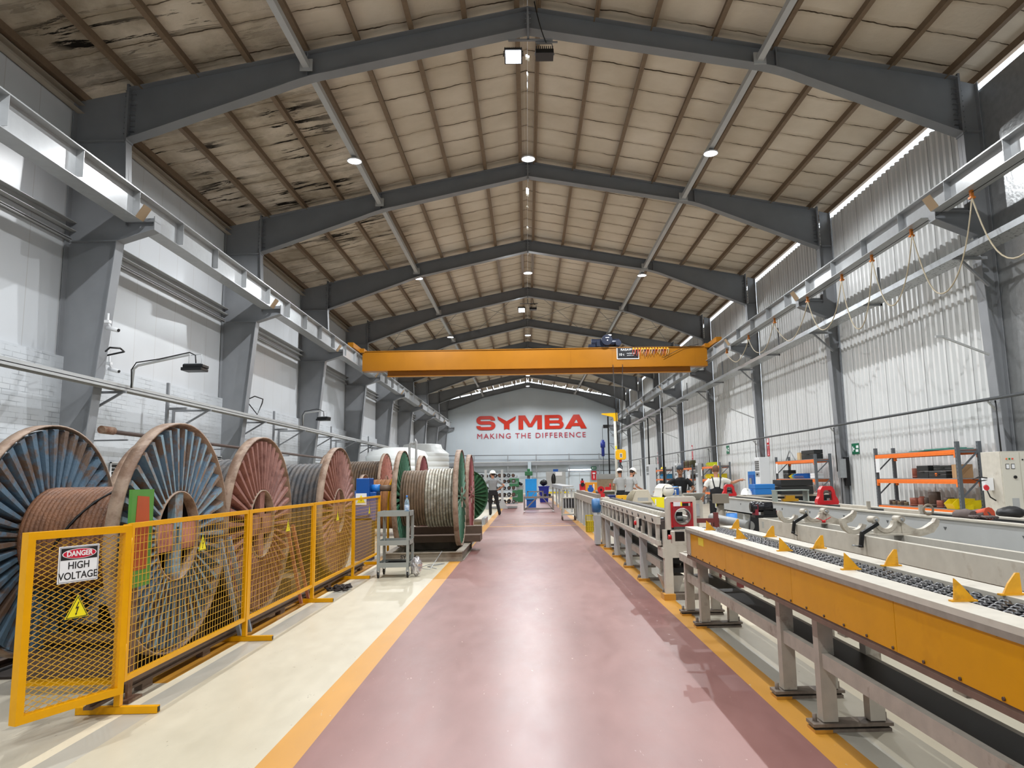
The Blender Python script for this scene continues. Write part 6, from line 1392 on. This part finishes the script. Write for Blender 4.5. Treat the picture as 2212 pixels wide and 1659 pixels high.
# grey desk hood, yellow boxes, white roll near the people
t = T('machine_hood', 'beige tapered machine hood in front of the helmeted men', 'machine', (2.26, 15.7, 0)); b = MB()
b.add([(-.24, -.3, .95), (.24, -.3, .95), (.24, .3, .95), (-.24, .3, .95), (-.14, -.2, 1.22), (.14, -.2, 1.22), (.14, .2, 1.22), (-.14, .2, 1.22)], [(0, 1, 5, 4), (1, 2, 6, 5), (2, 3, 7, 6), (3, 0, 4, 7), (4, 5, 6, 7), (3, 2, 1, 0)], False); b.build('hood', mat('beige_hood', '#b0a692', .5, var=.08), t, bev=.008)
b = MB(); b.box(-.1, .12, -.285, -.275, .98, 1.06); b.xf(Matrix.Rotation(0, 4, 'X')); b.build('vent_panel', LGREY, t); b = MB(); b.box(-.2, .2, -.25, .25, 0, .95); b.build('pedestal', MACHD, t)
random.seed(21); b = MB()
for k in range(7): b.tube([(-.15-.012*k, -.22, 1.2), (-.2-.02*k, -.27, 1.1), (-.24-.02*k, -.3, .98)], .012, 5)
b.build('hanging_strap', mat('tan_strap', '#9a917c', .7), t)
t = T('yellow_box', 'small amber yellow box beside the beige hood', 'box', (2.28, 19.0, .0)); b = MB(); b.box(-.14, .13, -.15, .15, .88, 1.03); b.build('box_body', mat('amber_box', '#edb41a', .4), t); b = MB(); b.box(-.02, .0, -.155, -.15, .9, .96); b.build('latch', BLK, t); b = MB(); b.box(-.1, .1, -.1, .1, 0, .88); b.build('stand', STEELD, t)
t = T('yellow_guard', 'yellow guard panel with a white stripe in front of the white roll', 'guard', (2.0, 12.28, 0)); b = MB(); b.prism([(-.1, 1.15), (.13, 1.15), (.13, .97), (-.0, .99)], 'y', -.02, .02); b.build('panel', SIGNY, t); b = MB(); b.box(-.03, -.01, -.025, -.02, 1.02, 1.12); b.build('stripe', WHITE, t); b = MB(); b.box(.0, .12, -.015, .015, 0, .97); b.build('support', MGREY, t)
t = T('white_fabric_roll', 'big roll of white fabric lying on the machine before the black-shirted man', 'roll', (2.17, 12.7, 0)); b = MB(); b.lathe([(0, -.35), (.1, -.35), (.108, -.3), (.108, .35), (0, .35)], (.05, 0, 1.26), 'y', 28); b.build('roll', mat('white_fabric', '#e2ded4', .8, var=.06, vscale=8), t); b = MB(); b.prism([(-.06, 1.26), (-.055, 1.3), (.0, 1.36), (.05, 1.37), (.05, 1.365), (.0, 1.35), (-.04, 1.28), (-.06, 1.15), (-.09, 1.15)], 'y', -.35, .35); b.build('loose_flap', mat('white_fabric', '#e2ded4', .8), t); b = MB(); b.box(-.1, .2, -.4, .4, 1.1, 1.15); b.box(-.05, .15, -.3, .3, 0, 1.1); b.build('roll_stand', MACHD, t)
t = T('control_unit', 'small cream control unit with a window beside the red plate frame', 'machine', (2.25, 10.6, 0)); b = MB(); b.box(-.2, .1, -.1, .15, .88, 1.15); b.build('case', MACH, t); b = MB(); b.box(-.05, .05, -.11, -.1, .92, 1.1); b.build('window', LGREY, t); b = MB(); b.lathe([(0, 0), (.08, 0), (.16, .09), (.17, .1), (.0, .1)], (.0, .0, 1.15), n=24); b.build('dish', mat('grey_dish', '#a3a39d', .4), t); b = MB(); b.box(-.1, .05, -.05, .1, 0, .88); b.build('stand', MACHD, t)
t = T('grey_post_machine', 'grey column machine with a square head beside the man in overalls', 'machine', (2.95, 11.8, 0)); b = MB(); b.box(-.1, .12, -.1, .1, 1.05, 1.2); b.build('head', mat('brown_grey_head', '#7d7568', .5), t); b = MB(); b.cyl((0, 0, 0), (0, 0, 1.05), .06, 14); b.build('column', mat('brown_grey_head', '#7d7568', .5), t)
t = T('blue_toolbox', 'blue toolbox on the bench behind the beige hood', 'toolbox', (3.35, 17.6, .0)); b = MB(); b.box(-.15, .15, -.15, .15, 1.05, 1.2); b.build('box_body', BLUE, t); b = MB(); b.tube([(-.1, -.1, 1.2), (-.1, -.1, 1.25), (.1, -.1, 1.25), (.1, -.1, 1.2)], .01, 6); b.build('handle', mat('sky_blue', '#3f8fd8', .4), t); b = MB(); b.box(-.5, .6, -.2, .3, 1.0, 1.05); b.box(-.4, .5, -.15, .25, 0, 1.0); b.build('bench', MACHD, t)
# jib crane
t = T('jib_crane', 'pale post jib crane with a bright yellow arm before the end wall', 'jib crane', (4.27, 36.0, 0)); YJ = mat('jib_yellow', '#f0b800', .35)
b = MB(); b.cyl((0, 0, 0), (0, 0, 4.3), .075, 18); b.box(-.2, .2, -.2, .2, 0, .03); b.build('post', mat('pale_post', '#c4c4bc', .4), t)
b = MB(); b.prism([(.12, 4.71), (-.67, 4.69), (-.67, 4.64), (-.1, 4.5), (-.08, 4.4), (.12, 4.4)], 'y', -.06, .06); b.box(-.06, .12, -.08, .08, 4.3, 4.42); b.build('arm', YJ, t)
b = MB(); b.box(-.04, .04, -.085, -.076, 2.9, 3.05); b.build('warning_label', SIGNY, t)
t = T('blue_cylinder_stack', 'blue hydraulic unit hanging beside the dark mast at the end wall', 'hydraulic unit', (4.3, 42.5, 0)); b = MB(); b.cyl((0, 0, 2.74), (0, 0, 3.7), .09, 14); b.cyl((.0, 0, 3.25), (.0, 0, 3.6), .14, 14); b.build('cylinder', mat('deep_blue_unit', '#1a2f8a', .4), t); b = MB(); b.cyl((0, 0, 3.7), (.0, 0, 4.5), .012, 5); b.cyl((0, 0, 0), (0, 0, 2.75), .02, 6); b.build('hook', BLKM, t)
t = T('dark_mast', 'dark steel mast with side arms near the blue hydraulic unit', 'mast', (4.66, 42.6, 0)); b = MB(); b.box(-.04, .04, -.04, .04, 0, 5.1); b.build('post', BLKM, t); b = MB()
for z in (2.6, 3.5, 4.3): b.bar((0, 0, z), (.6, 0, z-.1), .04, .04); b.bar((.1, 0, z-.1), (.6, 0, z-.7), .03, .03)
b.build('side_arm', STEELD, t); b = MB(); b.box(-.3, -.02, -.1, .1, 4.4, 4.6); b.build('lamp_box', BLKM, t)
for k, (x, y, w) in enumerate(((7.6, 47.5, .07), (8.0, 55.5, .06))):
    b = MB(); b.cyl((x+1.2, y, 0), (x+1.2, y, 6.0), w, 10); tag(b.build('black_standpipe', BLKM), ['black standpipe rising to the walkway near the men', 'black standpipe rising to the walkway further away'][k], 'pipe')
# ================================================================= people
SKIN = mat('skin', '#b98468', .55); HAIR = mat('dark_hair', '#2a1f1a', .7); EYE = mat('eye_dark', '#20150f', .3)
def person(label, loc, rz, P, shirt, trousers, hat=None, hair=HAIR, skin=SKIN, overall=None, cap=None, beard=None, scale=1.0, voxel=.011):
    t = T('person', label, 'person', loc, rz); t.scale = (scale,)*3
    lean = P.get('lean', 0)
    def ring_torso(b, rows, n=20):
        vs = []
        for (z, rx, ry, cx, cy) in rows: vs += [(cx+rx*cos(2*pi*j/n), cy+ry*sin(2*pi*j/n), z) for j in range(n)]
        m = len(rows); fs = [(i*n+j, i*n+(j+1) % n, (i+1)*n+(j+1) % n, (i+1)*n+j) for i in range(m-1) for j in range(n)]+[tuple(range(n))[::-1], tuple(range((m-1)*n, m*n))]
        b.add(vs, fs, True)
    def ly(z): return lean*max(0, z-.95)
    S = {s: V((s*.19, ly(1.44), 1.44)) for s in (-1, 1)}
    hd = V(P.get('head', (0, ly(1.66)+.02, 1.66)))
    def limbs(b, k, arms=1.0, legs=True):
        for s in (-1, 1):
            e, w = V(P['elbow'][s]), V(P['wrist'][s])
            if arms > 0:
                if arms < 1: b.tube([S[s]+V((-s*.05, 0, -.01)), S[s].lerp(e, .35), S[s].lerp(e, arms)], [.062*k, .056*k, .056*k], 12)
                else: b.tube([S[s]+V((-s*.05, 0, -.01)), S[s].lerp(e, .5), e, e.lerp(w, .4), w], [.055, .047, .039, .038, .026], 12)
            if legs:
                h = V((s*.095, 0, .92)); kn, an = V(P['knee'][s]), V(P['ankle'][s])
                b.tube([h, h.lerp(kn, .5), kn, kn.lerp(an, .4), an], [.088*k, .078*k, .058*k, .054*k, .042*k*(1.25 if k > 1 else 1)], 12)
    b = MB()
    ring_torso(b, [(.84, .14, .1, 0, 0), (.95, .155, .11, 0, 0), (1.1, .135, .095, 0, ly(1.1)), (1.3, .16, .11, 0, ly(1.3)), (1.42, .165, .1, 0, ly(1.42)), (1.48, .09, .07, 0, ly(1.48))])
    limbs(b, 1.0)
    b.tube([(0, ly(1.44), 1.44), (0, (ly(1.5)+hd.y)/2, 1.53), (hd.x, hd.y-.01, hd.z-.05)], [.058, .052, .055], 12)
    yaw = P.get('yaw', 0); nod = P.get('nod', 0); HM = Matrix.Translation(hd) @ Matrix.Rotation(yaw, 4, 'Z') @ Matrix.Rotation(-nod, 4, 'X')
    h = MB(); h.sphere((0, 0, .02), .1, 18, 14, (.78, .95, 1.18)); h.sphere((0, .03, -.06), .06, 12, 8, (.9, 1, .8))
    h.sphere((0, .1, -.005), .017, 8, 6, (.8, 1, 1.4)); h.sphere((-.078, 0, 0), .022, 8, 6, (.5, .8, 1.3)); h.sphere((.078, 0, 0), .022, 8, 6, (.5, .8, 1.3)); h.sphere((0, .085, -.05), .018, 8, 6, (1.4, .5, .5))
    merge(b, h, HM)
    for s in (-1, 1):   # hands with five fingers
        e, w = V(P['elbow'][s]), V(P['wrist'][s]); d = P.get('hand', {}).get(s); d = V(d).normalized() if d else (w-e).normalized()
        side = d.cross(V((0, 0, 1))); side = side.normalized() if side.length > .1 else V((0, 1, 0)); up = side.cross(d)
        palm = w+d*.075; b.tube([w, w+d*.04, palm], [.026, .036, .034], 10)
        for q in range(4):
            o = palm+side*(-.027+.018*q); l = (.055, .068, .072, .058)[q]; b.tube([o, o+d*l*.55-up*.006, o+d*l-up*.022], [.0095, .009, .008], 6)
        o = w+d*.03+side*.03*s; b.tube([o, o+d*.03+side*.022*s, o+d*.06+side*.026*s-up*.01], [.012, .0105, .009], 6)
    bo = b.build('body', skin, t); r = bo.modifiers.new('r', 'REMESH'); r.mode = 'VOXEL'; r.voxel_size = .0085; r.use_smooth_shade = True
    for s in (-1, 1):
        e_ = MB(); e_.sphere((s*.032, .087, .015), .0105, 8, 6); e_.xf(HM); e_.build('eye', EYE, t)
    # shirt
    b = MB(); ring_torso(b, [(.9, .155, .118, 0, 0), (1.0, .158, .118, 0, ly(1.0)), (1.15, .152, .112, 0, ly(1.15)), (1.3, .176, .124, 0, ly(1.3)), (1.42, .18, .112, 0, ly(1.42)), (1.495, .085, .072, 0, ly(1.495))])
    limbs(b, 1.12, .72, False); so = b.build('shirt', shirt, t); r = so.modifiers.new('r', 'REMESH'); r.mode = 'VOXEL'; r.voxel_size = voxel; r.use_smooth_shade = True
    b = MB(); ring_torso(b, [(.80, .15, .115, 0, 0), (.92, .168, .125, 0, 0), (1.02, .163, .123, 0, ly(1.02))]); limbs(b, 1.12, 0, True); tr_ = b.build('trousers', trousers, t); r = tr_.modifiers.new('r', 'REMESH'); r.mode = 'VOXEL'; r.voxel_size = voxel; r.use_smooth_shade = True
    if overall:
        b = MB(); ring_torso(b, [(.95, .175, .13, 0, 0), (1.2, .165, .125, 0, ly(1.2)), (1.26, .12, .127, 0, ly(1.26))]); b.build('bib', overall, t)
        b = MB()
        for s in (-1, 1): b.tube([(s*.06, -.127+ly(1.24), 1.24), (s*.09, -.12+ly(1.4), 1.4), (s*.1, -.03+ly(1.5), 1.515), (s*.09, .1+ly(1.4), 1.42), (s*.07, .13+ly(1.2), 1.22)], .014, 6)
        b.build('brace_strap', overall, t)
    for s in (-1, 1):
        an = V(P['ankle'][s]); b = MB(); b.sphere((an.x, an.y+.06, .045), .05, 14, 8, (.95, 2.6, .95)); b.v = [(p[0], p[1], max(p[2], .0)) for p in b.v]; b.cyl((an.x, an.y, .04), (an.x, an.y, .12), .052, 12); b.build('shoe', BLK, t)
    if not hat and not cap or hat:
        b = MB(); b.sphere((0, -.012, .035), .104, 16, 10, (.8, .98, 1.12)); b.v = [p if (p[1] < .045 or p[2] > .085) else (p[0]*.9, p[1]*.72, p[2]) for p in b.v]; b.v = [(p[0], p[1], max(p[2], -.045)) for p in b.v]; b.xf(HM); b.build('hair', hair, t)
    if beard: b = MB(); b.sphere((0, .045, -.075), .062, 14, 8, (1.0, .95, .75)); b.xf(HM); b.build('beard', hair, t)
    if hat:
        b = MB(); b.lathe([(.0, .178), (.05, .172), (.09, .14), (.118, .08), (.122, .055), (.128, .05), (.120, .045), (.1, .05), (0, .06)], n=28); b.v = [(p[0]*.95, p[1]*1.12, p[2]) for p in b.v]; b.prism([(-.09, .1), (.09, .1), (.06, .17), (-.06, .17)], 'z', .045, .055); b.xf(HM); b.build('hard_hat', hat, t)
    if cap:
        b = MB(); b.lathe([(0, .155), (.06, .145), (.095, .095), (.1, .04), (.0, .04)], n=24); b.v = [(p[0]*.92, p[1]*1.1-.005, p[2]) for p in b.v]; b.xf(HM); b.build('cap', cap, t)
    return t
HH = mat('white_hard_hat', '#f2f2ee', .3); GTS = mat('grey_tshirt', '#8d9092', .85); BTS = mat('black_tshirt', '#101114', .85); WTS = mat('white_tshirt', '#d9d8d2', .85); BTR = mat('black_trousers', '#1d1e21', .85); LTS = mat('light_grey_tshirt', '#a3a4a3', .85)
stand = dict(knee={-1: (-.12, .03, .5), 1: (.12, .02, .5)}, ankle={-1: (-.14, 0, .08), 1: (.15, -.02, .08)})
person('man in grey T-shirt, dark trousers and white hard hat standing in the lane', (-1.67, 31.1, 0), radians(12), dict(knee={-1: (-.1, .04, .5), 1: (.17, .04, .5)}, ankle={-1: (-.1, 0, .08), 1: (.25, .0, .08)}, elbow={-1: (-.36, .02, 1.2), 1: (.42, -.1, 1.2)}, wrist={-1: (-.46, .24, 1.32), 1: (.2, .04, 1.03)}, hand={-1: (-.4, .6, .4), 1: (-.6, .4, -.5)}, yaw=radians(30)), GTS, BTR, hat=HH, scale=1.03).scale = (1.13, 1.1, 1.03)
person('man in light grey T-shirt and white hard hat working with his back turned', (3.30, 27.0, 0), radians(10), dict(stand, elbow={-1: (-.26, .08, 1.2), 1: (.27, .1, 1.2)}, wrist={-1: (-.2, .33, 1.1), 1: (.2, .34, 1.1)}, lean=.12, nod=.35), LTS, BTR, hat=HH)
person('bearded man in light grey T-shirt and white hard hat bending over the machine', (3.2, 24.3, 0), radians(-60), dict(stand, elbow={-1: (-.26, .12, 1.2), 1: (.27, .14, 1.18)}, wrist={-1: (-.18, .36, 1.12), 1: (.18, .38, 1.1)}, lean=.22, nod=.55, head=(0, .19, 1.64)), LTS, BTR, hat=HH, beard=1)
person('man in black T-shirt and dark backward cap looking towards the camera', (3.75, 18.6, 0), radians(172), dict(stand, elbow={-1: (-.33, .1, 1.2), 1: (.4, .12, 1.24)}, wrist={-1: (-.18, .28, 1.05), 1: (.6, .2, 1.18)}, lean=.1, yaw=radians(5)), BTS, BTR, cap=mat('dark_cap', '#39424a', .8), beard=None, skin=mat('tan_skin', '#8f6248', .55), scale=.98)
person('man in white T-shirt and black bib overalls standing with his back turned', (4.42, 17.6, 0), radians(-8), dict(stand, elbow={-1: (-.3, .02, 1.2), 1: (.4, .12, 1.35)}, wrist={-1: (-.33, .2, 1.0), 1: (.62, .25, 1.42)}, hand={1: (1, .3, .1)}, lean=.06, nod=.2), WTS, BTR, overall=BTR, hair=mat('reddish_hair', '#6a4a36', .8), scale=.97)
for k, (x, y, z, lab) in enumerate(((8.99, 35.15, 1.9, 'yellow hard hat hung on the rack post behind the man in overalls'), (8.99, 48.95, 2.0, 'yellow hard hat hung on the furthest orange rack'))):
    t = T('hard_hat', lab, 'helmet', (x, y, z)); b = MB(); b.lathe([(0, .13), (.07, .12), (.12, .06), (.13, 0), (.16, -.01), (.12, -.01), (0, .0)], n=24); b.build('shell', YB, t); b = MB(); b.box(-.02, .02, -.13, .13, .1, .14); b.build('ridge', YB, t)
t = T('hard_hat', 'white hard hat lying on the workbench beside the red clamp', 'helmet', (5.35, 18.3, 1.0)); b = MB(); b.lathe([(0, .16), (.08, .15), (.13, .07), (.14, 0), (.16, -.0), (.12, .0), (0, .01)], n=24); b.build('shell', HH, t); b = MB(); b.box(-.02, .02, -.13, .13, .13, .165); b.build('ridge', HH, t)
